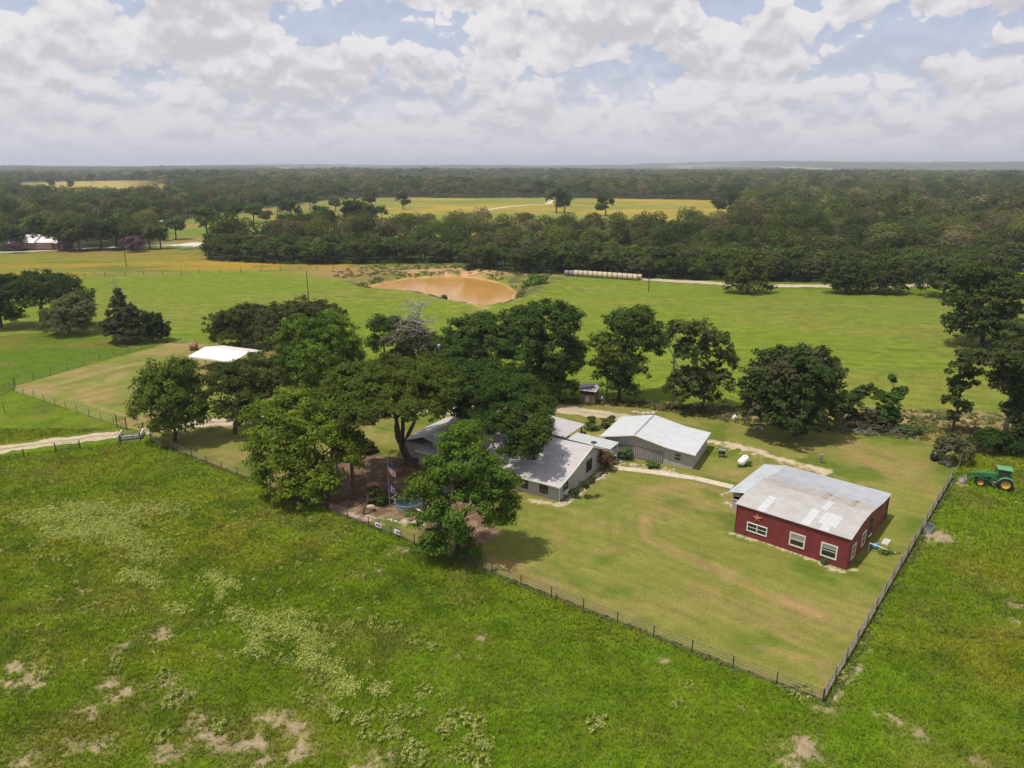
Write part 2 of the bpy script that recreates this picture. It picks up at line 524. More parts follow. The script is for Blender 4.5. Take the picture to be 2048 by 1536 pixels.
BARE = [(40, 1335, 1.1, .8), (65, 1352, .9, .8), (15, 1362, 1.0, .8), (70, 1375, .5, .5), (5, 1100, .5, .6), (90, 1087, .6, .9), (60, 1142, .6, .5), (118, 1198, .4, .6), (165, 1183, .5, .7), (195, 1208, .6, .7),
        (310, 1268, .9, .8), (325, 1276, .6, .8), (250, 1290, .8, .7), (230, 1308, .6, .6), (220, 1367, .6, .9), (165, 1420, .7, .9), (180, 1435, .4, .8), (222, 1395, .5, .9),
        (252, 1385, .6, .9), (330, 1365, .7, .9), (355, 1390, .7, .8), (295, 1410, .4, .6), (345, 1392, .5, .8), (395, 1440, .6, .9), (410, 1470, .9, .9), (430, 1485, .7, .9), (380, 1455, .5, .7), (500, 1490, .8, 1),
        (340, 1508, .8, 1), (330, 1495, .5, 1), (160, 1490, .8, .8), (200, 1495, .8, .9), (75, 1495, .4, .8), (60, 1528, 1.3, .8), (560, 1440, .95, .9), (585, 1455, .8, .9), (600, 1475, .8, .9),
        (530, 1435, .9, .9), (620, 1500, .8, .8), (650, 1410, .5, .6), (570, 1520, .9, .8), (510, 1530, 1.0, .9), (745, 1528, 1.1, .9), (640, 1405, .7, .7), (745, 1144, .9, .6), (710, 1150, .5, .5), (800, 1101, 1.0, .7),
        (820, 1105, .8, .5), (1600, 1500, .9, .9), (1608, 1488, .7, .9), (1575, 1530, .7, .6), (1655, 1418, .8, .7), (1790, 1440, .7, .7), (1820, 1460, .9, .7), (1840, 1475, .6, .6), (1870, 1490, .5, .4), (2035, 1212, .8, .8),
        (2010, 1242, .9, .6), (1960, 1525, .5, .9), (1865, 1068, 1.3, 1.0), (1885, 1078, 1.2, 1.0), (1850, 1080, .7, .9), (1905, 1078, .8, .7), (1965, 1420, .5, .5), (960, 1277, .5, .6), (1075, 1385, .6, .5),
        (1010, 1410, .4, .3), (30, 1490, .6, .6), (640, 1250, .3, .6), (450, 1165, .4, .5), (610, 1170, .3, .5), (915, 1315, .5, .5), (1330, 1320, .6, .4), (1980, 1165, 1.0, .35), (1690, 1180, .8, .4)]
BARE_W = [(gp(u, v)[0], gp(u, v)[1], r, k) for u, v, r, k in BARE]
PATHS_BARE = [(w2([(1655, 1415), (1690, 1370), (1715, 1340), (1737, 1300)]), 0.35, .8), (w2([(1960, 985), (2010, 1000), (2060, 1010)]), 0.5, .7), (w2([(1880, 958), (1920, 968)]), .8, .9)]

C_ = lambda *a: np.array(a)


def blend(c, t, k):
    return c * (1 - k[..., None]) + t * k[..., None]


def ground_col(x, y):
    x = np.asarray(x, float); y = np.asarray(y, float)
    r = np.hypot(x, y)
    jx = (fbm(x / 9, y / 9, 61) - 0.5) * np.clip(r / 14, 1, 30); jy = (fbm(x / 9, y / 9, 71) - 0.5) * np.clip(r / 14, 1, 30)
    u, v, _ = to_px(x + jx * .5, np.maximum(y + jy * .5, 1.0))
    n1 = fbm(x / 13, y / 8, 1, 4); n2 = fbm(x / 3.4, y / 2.6, 2, 4); n3 = fbm(x / 0.8, y / 0.8, 3, 3); n4 = fbm(x / 22, y / 22, 4, 3)
    c = np.zeros(x.shape + (3,)) + C_(0.100, 0.148, 0.009)
    c = blend(c, C_(0.150, 0.148, 0.015), sstep(0.42, 0.68, n1) * 0.6)
    c = blend(c, C_(0.062, 0.105, 0.008), sstep(0.50, 0.72, n2) * 0.75)
    c = blend(c, C_(0.140, 0.115, 0.030), sstep(0.52, 0.75, fbm(x / 5, y / 3.4, 8, 4)) * 0.42)
    c = blend(c, C_(0.095, 0.160, 0.009), sstep(0.5, 0.7, n4) * 0.5)
    c = c * (0.94 + 0.36 * n3)[..., None]
    c = c * .86
    # smooth hay field beyond the trees
    hay = in_poly(u, v, HAYFIELD)
    hc = np.zeros(x.shape + (3,)) + C_(0.125, 0.170, 0.016)
    hc = blend(hc, C_(0.158, 0.165, 0.030), sstep(0.45, 0.7, fbm(x / 34, y / 14, 21)) * 0.7)
    hc = blend(hc, C_(0.098, 0.135, 0.017), sstep(0.55, 0.7, fbm(x / 9, y / 3, 22)) * 0.4)
    hc = blend(hc, C_(0.125, 0.135, 0.030), sstep(0.35, 1.1, x / 200 + fbm(x / 20, y / 20, 24) * .4) * 0.6)
    hc = hc * (.84 + .32 * fbm(x / 2.6, y / 1.4, 25, 4))[..., None]
    hc = hc * (1 + 0.06 * np.sin((y + 0.18 * x + 5 * fbm(x / 30, y / 30, 23)) * 1.7))[..., None]
    c = np.where(hay[..., None], hc, c)
    # left pasture strip between the paddock and the big oak: darker
    lp = in_poly(u, v, [(-800, 640), (0, 672), (150, 672), (330, 690), (30, 775), (0, 785), (-800, 830)])
    c = np.where(lp[..., None], blend(C_(0.075, 0.120, 0.010) + 0 * c, C_(0.115, 0.120, 0.018), sstep(.4, .65, n1)), c)
    # wild-flower meadow
    me = in_poly(u, v, MEADOW)
    mc = np.zeros(x.shape + (3,)) + C_(0.155, 0.158, 0.024)
    mc = blend(mc, C_(0.25, 0.175, 0.022), sstep(0.42, 0.62, fbm(x / 30, y / 9, 31)) * 0.8)
    mc = blend(mc, C_(0.085, 0.110, 0.020), sstep(0.55, 0.72, fbm(x / 16, y / 5, 33)) * 0.7)
    o1 = np.exp(-(((u - 520) / 130) ** 2 + ((v - 525) / 9) ** 2)) * sstep(.30, .50, fbm(x / 7, y / 5, 35))
    mc = blend(mc, C_(0.33, 0.19, 0.024), np.clip(o1 * 1.4, 0, 1))
    mc = blend(mc, C_(0.20, 0.125, 0.035), np.exp(-(((u - 200) / 160) ** 2 + ((v - 508) / 7) ** 2)) * .6)
    c = np.where(me[..., None], mc, c)
    # pond surroundings: dry olive scrub on the far side, eroded red banks
    pr = (y > 150) & (y < 330) & (x > -110) & (x < 70)
    if pr.any():
        s_ = np.full(x.shape, 99.0); s_[pr] = pond_sd(x[pr], y[pr])
        sc = in_poly(u, v, [(640, 552), (700, 534), (800, 528), (935, 522), (935, 545), (1060, 545), (1135, 552), (1095, 580), (1060, 600), (1000, 618), (940, 608), (1040, 580), (1000, 556), (900, 548), (820, 552), (720, 572)])
        c = np.where((sc & (s_ > 0))[..., None], blend(C_(0.165, 0.150, 0.045) + 0 * c, C_(0.085, 0.10, 0.03), sstep(.4, .6, fbm(x / 5, y / 3, 37))), c)
        red = np.exp(-(((u - 940) / 140) ** 2 + ((v - 548) / 8) ** 2)) * sstep(.35, .5, fbm(x / 4, y / 2.4, 38)) + 0.8 * np.exp(-(np.abs(s_) / .9) ** 2)
        c = blend(c, C_(0.42, 0.25, 0.13), np.clip(red * 1.1, 0, 1) * (s_ > -3))
        c = blend(c, C_(0.27, 0.17, 0.075), np.exp(-(((u - 680) / 90) ** 2 + ((v - 545) / 12) ** 2)) * .8)
        tb = np.exp(-(np.abs(seg_dist(x, y, w2([(900, 606), (945, 616), (970, 625)]))) / 2) ** 2)
        c = blend(c, C_(0.33, 0.24, 0.10), tb * .7)
    # bare soil, dry strip behind the yard
    ds = in_poly(u, v, [(1080, 795), (1280, 800), (1500, 812), (1800, 818), (2100, 830), (2400, 850), (2400, 905), (2048, 915), (1925, 905), (1850, 890), (1660, 870), (1480, 850), (1300, 830)])
    c = np.where(ds[..., None], blend(C_(0.27, 0.20, 0.09) + 0 * c, C_(0.10, 0.11, 0.03), sstep(.38, .6, fbm(x / 3, y / 2, 43))), c)
    # orchard clearing and yellow fields far off
    ca = in_poly(u, v, CLEAR_A)
    c = np.where(ca[..., None], blend(C_(0.120, 0.165, 0.022) + 0 * c, C_(0.20, 0.165, 0.05), sstep(.45, .62, fbm(x / 60, y / 25, 45))), c)
    cb = in_poly(u, v, CLEAR_B)
    bc = blend(C_(0.165, 0.185, 0.035) + 0 * c, C_(0.29, 0.215, 0.038), sstep(.38, .6, fbm(x / 130, y / 60, 46)))
    bc = blend(bc, C_(0.13, 0.15, 0.03), sstep(.5, .7, fbm(x / 40, y / 30, 47)) * .6)
    c = np.where(cb[..., None], bc, c)
    cc = in_poly(u, v, CLEAR_C)
    c = np.where(cc[..., None], C_(0.30, 0.24, 0.06) + 0 * c, c)
    for k_, pl in enumerate(CLEARS_FAR):
        c = np.where(in_poly(u, v, pl)[..., None], C_(0.30, 0.26, 0.13) + 0 * c, c)
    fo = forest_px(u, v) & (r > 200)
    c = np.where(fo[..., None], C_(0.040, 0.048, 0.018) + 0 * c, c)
    # a bright mown field beyond the track at the right edge
    rf = in_poly(u, v, [(1995, 540), (2600, 530), (2600, 560), (2010, 560)])
    c = np.where(rf[..., None], C_(0.125, 0.19, 0.02) + 0 * c, c)
    return c


def bare_mask(x, y):
    b = np.zeros(np.shape(x))
    nn = fbm(x / 1.1, y / 0.9, 51, 4, 0.6); n2 = fbm(x / 0.35, y / 0.35, 55, 3, .6)
    for (bx, by, rr, k) in BARE_W:
        sel = (np.abs(x - bx) < rr * 4) & (np.abs(y - by) < rr * 4)
        if not sel.any(): continue
        d2 = (((x[sel] - bx) * .8) ** 2 + ((y[sel] - by) * 1.15) ** 2) / (rr * 1.15) ** 2
        b[sel] = np.maximum(b[sel], k * np.exp(-d2 * 0.8))
    for pts, w, k in PATHS_BARE:
        b = np.maximum(b, k * np.exp(-(seg_dist(x, y, pts) / w) ** 2))
    return sstep(0.42, 0.86, b * .92 + (nn - 0.5) * 1.25 + (n2 - 0.5) * 1.25) * (b > 0.03)


# ------------------------------------------------------------------ ground sheet
def spaced(segs):
    out = [segs[0][0]]
    for a, b, st in segs:
        n = max(1, int(round((b - a) / st)))
        out += list(a + (b - a) * np.arange(1, n + 1) / n)
    return np.array(out)


def geo(a, b, f):
    out = []; st = f; x = a
    while x < b: x += st; st *= 1.13; out.append(x)
    return out


gx_side = geo(420, 16000, 14)
xs = np.concatenate([-np.array(gx_side[::-1]), spaced([(-420, -120, 3.5), (-120, -58, 1.3), (-58, 72, 0.36), (72, 130, 1.3), (130, 420, 3.5)]), np.array(gx_side)])
ys = np.concatenate([spaced([(-300, 0, 30), (0, 30, 3), (30, 92, 0.36), (92, 180, 1.1), (180, 270, 1.1), (270, 560, 4), (560, 900, 8)]), np.array(geo(900, 18000, 12))])
X, Y = np.meshgrid(xs, ys)
Z = height(X, Y)
cg = ground_col(X.ravel(), Y.ravel())
bm_ = bare_mask(X.ravel(), Y.ravel())
soil = C_(0.27, 0.215, 0.135) * (0.8 + 0.35 * fbm(X.ravel() / .6, Y.ravel() / .6, 57))[:, None]
hl_ = np.zeros(X.size)
for (bx, by, rr, k) in BARE_W:
    hl_ = np.maximum(hl_, k * np.exp(-((X.ravel() - bx) ** 2 + (Y.ravel() - by) ** 2) / (rr * 2.4) ** 2))
hl_ = sstep(.25, .8, hl_ + (fbm(X.ravel() / .9, Y.ravel() / .9, 58, 3) - .5) * .8) * .6
cg = blend(cg, C_(.20, .165, .065), hl_)
cg = cg * (1 - bm_[:, None]) + soil * bm_[:, None]
ny, nx = X.shape
idx = np.arange(nx * ny).reshape(ny, nx)
Fq = np.stack([idx[:-1, :-1], idx[:-1, 1:], idx[1:, 1:], idx[1:, :-1]], -1).reshape(-1, 4)
gme = mesh_np('ground', np.stack([X.ravel(), Y.ravel(), Z.ravel()], 1), Fq, GROUNDM, cg, True)
struct(link('ground', gme), 'green and brown pasture land reaching to the wooded horizon')


def sheet(name, poly, step, z, m, colf, convex=False):
    """flat sheet clipped to a polygon: grid cells, with boundary vertices snapped onto the outline"""
    P = np.array(poly); x0, y0 = P.min(0); x1, y1 = P.max(0)
    ax = np.arange(x0 - step, x1 + step * 2, step); ay = np.arange(y0 - step, y1 + step * 2, step)
    A, B = np.meshgrid(ax, ay); ins = in_poly(A, B, poly)
    n_, m_ = A.shape
    cell = (ins[:-1, :-1].astype(int) + ins[:-1, 1:] + ins[1:, 1:] + ins[1:, :-1]) >= 1
    a = A.ravel().copy(); b = B.ravel().copy(); out = ~ins.ravel()
    # snap outside vertices to the nearest outline point
    ox, oy = a[out], b[out]; best = np.full(ox.shape, 1e9); qx = ox.copy(); qy = oy.copy()
    for i in range(len(poly)):
        p0 = P[i]; p1 = P[(i + 1) % len(poly)]; vv = p1 - p0
        t = np.clip(((ox - p0[0]) * vv[0] + (oy - p0[1]) * vv[1]) / (vv @ vv), 0, 1)
        cx, cy = p0[0] + t * vv[0], p0[1] + t * vv[1]; d = np.hypot(ox - cx, oy - cy)
        k = d < best; best[k] = d[k]; qx[k] = cx[k]; qy[k] = cy[k]
    a[out] = qx; b[out] = qy
    ii = np.arange(n_ * m_).reshape(n_, m_)
    fs = np.stack([ii[:-1, :-1], ii[:-1, 1:], ii[1:, 1:], ii[1:, :-1]], -1)[cell]
    used = np.unique(fs); remap = np.zeros(n_ * m_, int); remap[used] = np.arange(len(used))
    V = np.stack([a[used], b[used], np.full(len(used), z)], 1)
    return link(name, mesh_np(name, V, remap[fs], m, colf(a[used], b[used])))


STROKES = [([(1288, 1035), (1300, 1075), (1345, 1103), (1400, 1125), (1460, 1150), (1520, 1180), (1580, 1208), (1635, 1232)], .8, .75), ([(1580, 1205), (1640, 1232)], 1.0, .8), ([(1530, 1295), (1570, 1312), (1625, 1322), (1660, 1320)], .5, .6),
           ([(1555, 1255), (1600, 1275)], .9, .5), ([(1285, 985), (1340, 972), (1400, 972), (1445, 985)], .9, .7), ([(1365, 1015), (1400, 1010)], 1.2, .55), ([(1385, 1170), (1430, 1185)], 1.2, .5),
           ([(1180, 1105), (1260, 1095)], .8, .5), ([(1430, 950), (1480, 945)], .7, .6), ([(1700, 905), (1760, 935), (1830, 960), (1870, 985)], 1.6, .5), ([(1690, 880), (1760, 905), (1850, 935)], 1.4, .6),
           ([(1290, 1040), (1330, 1015)], .9, .5), ([(940, 1120), (1000, 1128), (1090, 1165)], .9, .65), ([(990, 1120), (1015, 1130)], .7, .8), ([(1180, 1050), (1240, 1060)], 1.0, .4), ([(380, 915), (470, 950), (560, 985)], .8, .5),
           ([(430, 905), (500, 925)], 1.2, .5), ([(1640, 1320), (1655, 1390)], .5, .5), ([(1500, 1340), (1640, 1395)], .4, .5), ([(1100, 1050), (1120, 1090)], .8, .4), ([(1560, 985 - 60), (1600, 945)], 1.2, .4),
           ([(1655, 880), (1700, 900), (1740, 930)], 1.0, .4)]
STROKES = [(w2(p), w, k) for p, w, k in STROKES]
MULCH = [(w2([(560, 1000), (600, 940), (700, 905), (800, 915), (870, 925), (960, 990), (1000, 1060), (960, 1100), (860, 1085), (830, 1050), (760, 1035), (700, 1050), (640, 1020)]), 1)]
GRAVEL = [(w2([(1240, 868), (1300, 880), (1430, 884), (1470, 890), (1505, 902), (1545, 914), (1590, 928), (1625, 938), (1650, 945)]), 1.15, 1.0), (w2([(1460, 893), (1530, 905)]), 1.2, .8),
          (w2([(1467, 1066), (1560, 1098), (1640, 1126), (1690, 1145), (1712, 1141)]), .28, 1.1), (w2([(1455, 1005), (1465, 1015)]), .4, 1), (w2([(1450, 985), (1440, 990)]), .3, .8),
          (w2([(800, 1040), (850, 1045), (900, 1030)]), .8, .8), (w2([(700, 1025), (760, 1050)]), .5, .7), (w2([(1060, 1000), (1118, 1010), (1135, 1003), (1200, 945)]), .55, .9),
          (w2([(1235, 900), (1240, 925), (1290, 935), (1350, 945)]), .8, .8), (w2([(1180, 870), (1230, 870)]), 1.0, .5), (w2([(1150, 985), (1190, 960), (1215, 950)]), .5, .9)]


def lawn_col(x, y):
    n1 = fbm(x / 9, y / 6, 101, 4); n2 = fbm(x / 2.6, y / 2.2, 102, 4); n3 = fbm(x / .7, y / .7, 103, 3)
    # rotate to the fence direction for the mowing streaks
    a = (x * 0.82 - y * 0.57); b = (x * 0.57 + y * 0.82)
    st = fbm(a / 9, b / 0.55, 104, 3)
    c = np.zeros(x.shape + (3,)) + C_(0.150, 0.156, 0.033)
    c = blend(c, C_(0.185, 0.165, 0.050), sstep(.42, .66, n1) * .8)
    c = blend(c, C_(0.078, 0.118, 0.014), sstep(.5, .72, fbm(x / 5, y / 5, 105)) * .85)
    wv_ = np.sin((b + 6 * fbm(a / 26, b / 18, 107, 2)) * 5.2)
    c = c * (0.74 + 0.36 * st + 0.18 * n3 + .035 * wv_)[..., None]
    gq = gp(1290, 1010)
    c = blend(c, C_(0.080, 0.135, 0.014), np.exp(-(((x - gq[0] + 4) / 6) ** 2 + ((y - gq[1] + 1) / 5) ** 2)) * .5 * sstep(.3, .6, n2))
    for p, w, k in STROKES:
        d = seg_dist(x + (n2 - .5) * 2.2, y + (n3 - .5) * 1.2, p)
        c = blend(c, C_(0.25, 0.165, 0.075), np.exp(-(d / w) ** 2) * k * (0.55 + .6 * st))
    ds_ = seg_dist(x, y, STROKES[0][0]) + 1.5 * (n1 - .5)
    c = c * (1 + .07 * np.sin(ds_ * 4.2) * np.exp(-ds_ / 10))[..., None]
    for p, _ in MULCH:
        xx = x + (n2 - .5) * 3; yy = y + (n3 - .5) * 1.5
        m = in_poly(xx, yy, p)
        mc = blend(C_(0.125, 0.080, 0.050) + 0 * c, C_(0.20, 0.145, 0.095), sstep(.5, .62, n3))
        c = np.where(m[..., None], mc, c)
    for p, w, k in GRAVEL:
        d = seg_dist(x + (n2 - .5) * 1.2, y + (n3 - .5) * .8, p)
        m = sstep(.42, .78, k * .95 * np.exp(-(d / w) ** 2) + (n3 - .5) * 1.3 + (vnoise(x / .22, y / .22, 9) - .5) * .3)
        c = blend(c, C_(0.42, 0.34, 0.235), m * (d < 3 * w))
    return c


def paddock_col(x, y):
    n1 = fbm(x / 8, y / 5, 111, 4); n3 = fbm(x / .9, y / .9, 113, 3)
    a = (x * 0.55 + y * 0.83); b = (x * -0.83 + y * 0.55)
    st = fbm(a / 12 + fbm(x / 20, y / 20, 3) * 2, b / 0.8, 114, 3)
    c = np.zeros(x.shape + (3,)) + C_(0.140, 0.155, 0.032)
    c = blend(c, C_(0.215, 0.170, 0.065), sstep(.42, .64, n1) * .9)
    c = c * (0.78 + 0.32 * st + 0.14 * n3)[..., None]
    for pp, w in ([(100, 772), (200, 745), (260, 730), (300, 725)], 1.0), ([(225, 760), (245, 748)], 1.5), ([(60, 780), (110, 788)], 1.0), ([(310, 690), (400, 690)], 1.2), ([(170, 808), (270, 835)], .3), ([(160, 800), (280, 842)], .25):
        d = seg_dist(x + (n3 - .5) * 2, y, w2(pp))
        c = blend(c, C_(0.27, 0.20, 0.10), np.exp(-(d / w) ** 2) * .6)
    return c


struct(sheet('lawn', YARD, 0.34, 0.012, LAWNM, lawn_col), 'mown yard lawn with brown mowing arcs inside the pipe fence')
struct(sheet('lawn', PADDOCK, 0.5, 0.012, LAWNM, paddock_col), 'dry mown paddock left of the houses')

# water
wm = bpy.data.materials.new('muddy_water'); wm.use_nodes = True
q = NT(wm.node_tree); b = wm.node_tree.nodes['Principled BSDF']
geo_ = q.n('ShaderNodeNewGeometry')
q.set(b.inputs['Base Color'], q.mix(q.smooth(q.noise(geo_.outputs['Position'], .06, 3), .35, .65), (0.34, 0.185, 0.050, 1), (0.39, 0.215, 0.062, 1)))
b.inputs['Roughness'].default_value = 0.12; b.inputs['Specular IOR Level'].default_value = 0.09
bn = q.n('ShaderNodeBump'); bn.inputs['Distance'].default_value = .02; bn.inputs['Strength'].default_value = .35
q.set(bn.inputs['Height'], q.noise(geo_.outputs['Position'], 2.2, 3)); wm.node_tree.links.new(bn.outputs[0], b.inputs['Normal'])
wv = []
cx = np.mean([p[0] for p in POND]); cy = np.mean([p[1] for p in POND])
for p in POND:
    d = np.array([p[0] - cx, p[1] - cy]); d *= (1 + 5.0 / np.linalg.norm(d)); wv.append((cx + d[0], cy + d[1], WATER_Z))
me = bpy.data.meshes.new('water'); me.from_pydata(wv, [], [tuple(range(len(wv)))]); me.materials.append(wm)
struct(link('water', me), 'orange muddy pond water behind the grassy dam')

# ------------------------------------------------------------------ tracks
M_GRAVEL = attr_mat('pale_gravel', 0.95, fine=[(1.2, .85, 1.1), (9, .75, 1.18)], bump=.05)


def track(name, pts, w, z, label, base=(0.42, 0.35, 0.25), green=0.0, seed=1, step=.35, verge=(0.13, 0.14, 0.03)):
    P = [np.array(gp(u, v)[:2]) for u, v in pts]
    # resample with Catmull-Rom
    Q = []
    for i in range(len(P) - 1):
        p0 = P[max(i - 1, 0)]; p1 = P[i]; p2 = P[i + 1]; p3 = P[min(i + 2, len(P) - 1)]
        n = max(2, int(np.linalg.norm(p2 - p1) / step))
        for k in range(n):
            t = k / n
            Q.append(0.5 * ((2 * p1) + (-p0 + p2) * t + (2 * p0 - 5 * p1 + 4 * p2 - p3) * t * t + (-p0 + 3 * p1 - 3 * p2 + p3) * t ** 3))
    Q.append(P[-1]); Q = np.array(Q)
    T = np.gradient(Q, axis=0); T /= np.linalg.norm(T, axis=1)[:, None]; N = np.stack([-T[:, 1], T[:, 0]], 1)
    s = np.concatenate([[0], np.cumsum(np.linalg.norm(np.diff(Q, axis=0), axis=1))])
    m = 11; V = []; C = []
    wl = w / 2 * (1 + (fbm(s / 1.3, s * 0 + 3, seed, 4, .65) - .5) * 1.0); wr = w / 2 * (1 + (fbm(s / 1.3, s * 0 + 9, seed + 5, 4, .65) - .5) * 1.0)
    for j in range(m):
        t = j / (m - 1) * 2 - 1
        off = np.where(t < 0, t * wl, t * wr)
        pt = Q + N * off[:, None]
        hz_ = height(pt[:, 0], pt[:, 1]) + z
        V.append(np.column_stack([pt, hz_]))
        cc = np.tile(np.array(base), (len(Q), 1)) * (0.8 + .35 * fbm(s / 2, s * 0 + t * 2, seed + 9, 4))[:, None]
        gk = green * np.exp(-(t / .28) ** 2) + sstep(.8, 1.0, abs(t)) * .35
        gk = np.clip(gk * (0.2 + 1.5 * fbm(s / 1.5, s * 0 + t * 3, seed + 20, 4)), 0, 1)
        C.append(blend(cc, np.array(verge), gk))
    n = len(Q); V = np.concatenate(V); C = np.concatenate(C); ii = np.arange(m * n).reshape(m, n)
    fs = np.stack([ii[:-1, :-1], ii[:-1, 1:], ii[1:, 1:], ii[1:, :-1]], -1).reshape(-1, 4)[:, ::-1]
    return struct(link(name, mesh_np(name, V, fs, M_GRAVEL, C)), label)


track('driveway', [(-160, 935), (-60, 914), (0, 900), (80, 888), (160, 878), (235, 869)], 3.1, .020, 'cream gravel driveway coming in from the left edge', green=.55)
track('driveway', [(287, 863), (330, 856), (400, 848), (470, 842), (560, 836), (700, 828), (850, 822), (1000, 818), (1110, 817), (1180, 826), (1240, 834), (1300, 850)], 3.6, .020, 'cream gravel driveway running behind the yard trees', green=.35, seed=4)
track('farm_track', [(1282, 558), (1340, 562), (1420, 566), (1500, 571), (1600, 572), (1700, 573), (1850, 571), (1960, 566)], 5.5, .05, 'white farm track along the edge of the woods', (0.42, 0.35, 0.26), seed=7, step=1.2)
track('farm_track', [(1990, 543), (2030, 541), (2100, 540)], 5.5, .05, 'white farm track showing at the right edge', (0.42, 0.35, 0.26), seed=8, step=1.5)
track('dirt_road', [(960, 425), (1000, 418), (1060, 412), (1095, 410), (1101, 402), (1104, 393), (1106, 386)], 6.5, .15, 'pale dirt road crossing the far yellow field', (0.50, 0.42, 0.30), seed=9, step=3)
track('road', [(-300, 507), (0, 502), (60, 500), (130, 497), (230, 493), (330, 489), (412, 488)], 6.0, .06, 'grey country road beyond the flower meadow', (0.36, 0.34, 0.32), seed=11, step=2)
track('gravel_yard', [(360, 487), (385, 488), (412, 489)], 16, .09, 'white gravel patch among the far trees', (0.50, 0.47, 0.44), seed=12, step=1.5)
# concrete footpath
fp = MB(); A_ = gp(1222, 935)[:2]; B_ = gp(1300, 944)[:2]; C2 = gp(1390, 957)[:2]; D_ = gp(1466, 975)[:2]
pts_ = [A_, B_, C2, D_]
for i in range(3):
    p, r_ = pts_[i], pts_[i + 1]; d = (r_ - p) / np.linalg.norm(r_ - p); n = np.array([-d[1], d[0]]) * .62
    L = np.linalg.norm(r_ - p); k = max(1, int(L / 1.5))
    for j in range(k):
        a = p + d * (L * j / k + .012); b2 = p + d * (L * (j + 1) / k - .012)
        fp.add([(*(a - n), .02), (*(b2 - n), .02), (*(b2 + n), .02), (*(a + n), .02), (*(a - n), .07), (*(b2 - n), .07), (*(b2 + n), .07), (*(a + n), .07)],
               [(4, 5, 6, 7), (0, 1, 5, 4), (1, 2, 6, 5), (2, 3, 7, 6), (3, 0, 4, 7)])
struct(fp.build('footpath', mat('concrete', (0.46, 0.39, 0.30), .9, var=.1, vs=1.5, bump=.01)), 'pale concrete footpath from the house to the red barn')
# ------------------------------------------------------------------ buildings
M_RED = mat('red_painted_metal', (0.175, 0.031, 0.036), .55, var=.10, vs=1.2, wave=(0, .23, .02), streak=((3, 3, .4), .58, (0.17, .05, .045), .3))
M_ROOF_PINK = mat('weathered_roof_sheet', (0.36, 0.348, 0.343), .5, var=.07, vs=.8, wave=(0, .30, .025), streak=((.8, .25, 1), .56, (0.42, .37, .345), .35))
M_ROOF_TAN = mat('ribbed_tan_roof_sheet', (0.34, 0.328, 0.315), .5, var=.10, vs=1.2, wave=(0, .42, .05), streak=((1.3, .2, 1), .60, (0.30, .20, .14), .6))
M_ROOF_BLUE = mat('galvanised_roof_sheet', (0.37, 0.395, 0.43), .42, metal=.15, var=.06, vs=.8, wave=(0, .30, .025), streak=((.9, .3, 1), .55, (0.50, .47, .47), .4))
M_ROOF_WHITE = mat('translucent_roof_panel', (0.435, 0.45, 0.465), .5, var=.05, vs=2, wave=(0, .30, .02))
M_RUST = mat('rusty_roof_streak', (0.29, 0.235, 0.185), .7, var=.3, vs=2, wave=(0, .42, .04))
M_WHITE = mat('white_paint', (0.72, 0.70, 0.66), .5, var=.05)
M_CREAM = mat('cream_trim', (0.62, 0.56, 0.46), .6, var=.06)
M_GLASS = mat('dark_window_glass', (0.025, 0.03, 0.032), .08, var=.2, spec=.6)
M_BLIND = mat('grey_blind', (0.30, 0.31, 0.31), .6, var=.1, wave=(2, .08, .01))
M_GREYWALL = mat('grey_board_siding', (0.37, 0.345, 0.33), .8, var=.06, vs=1.5, wave=(0, .6, .008), streak=((2, 2, .4), .6, (0.27, .25, .23), .35))
M_GREYWALL_Y = mat('grey_board_siding_end', (0.37, 0.345, 0.33), .8, var=.06, vs=1.5, wave=(1, .6, .008), streak=((2, 2, .4), .6, (0.27, .25, .23), .35))
M_HROOF = mat('pale_membrane_roof', (0.38, 0.36, 0.37), .65, var=.06, vs=.7, bump=.01, bs=3, streak=((.5, .12, 1), .55, (0.34, .315, .32), .5))
M_GROOF = mat('white_shingle_roof', (0.43, 0.45, 0.47), .6, var=.05, vs=1.0, bump=.01, bs=8, streak=((6, 2.2, 1), .70, (0.30, .29, .31), .8))
M_DARK = mat('dark_opening', (0.018, 0.018, 0.018), .9, var=.2)
M_BLACKMET = mat('dark_brown_steel', (0.045, 0.036, 0.034), .5, var=.2, vs=6)
M_PIPE = mat('weathered_pipe_steel', (0.105, 0.088, 0.080), .55, var=.3, vs=2.5)
M_GREENMET = mat('green_painted_steel', (0.05, 0.13, 0.075), .5, var=.2)
M_WOOD = mat('weathered_boards', (0.19, 0.14, 0.10), .9, var=.3, vs=2, wave=(0, .18, .015))
M_STEEL = mat('galvanised_steel', (0.36, 0.37, 0.38), .4, metal=.5, var=.15)
M_STONE = mat('limestone', (0.42, 0.37, 0.30), .9, var=.2, vs=3, bump=.05, bs=5)
M_BLACK = mat('black_plastic', (0.02, 0.02, 0.022), .45, var=.2)
M_SOIL = mat('soil_edge', (0.30, 0.22, 0.15), .95, var=.3)


def bframe(A, e_left):
    """empty frame: local x = right along the front wall, y = away from the front wall"""
    return math.atan2(-e_left[1], -e_left[0])


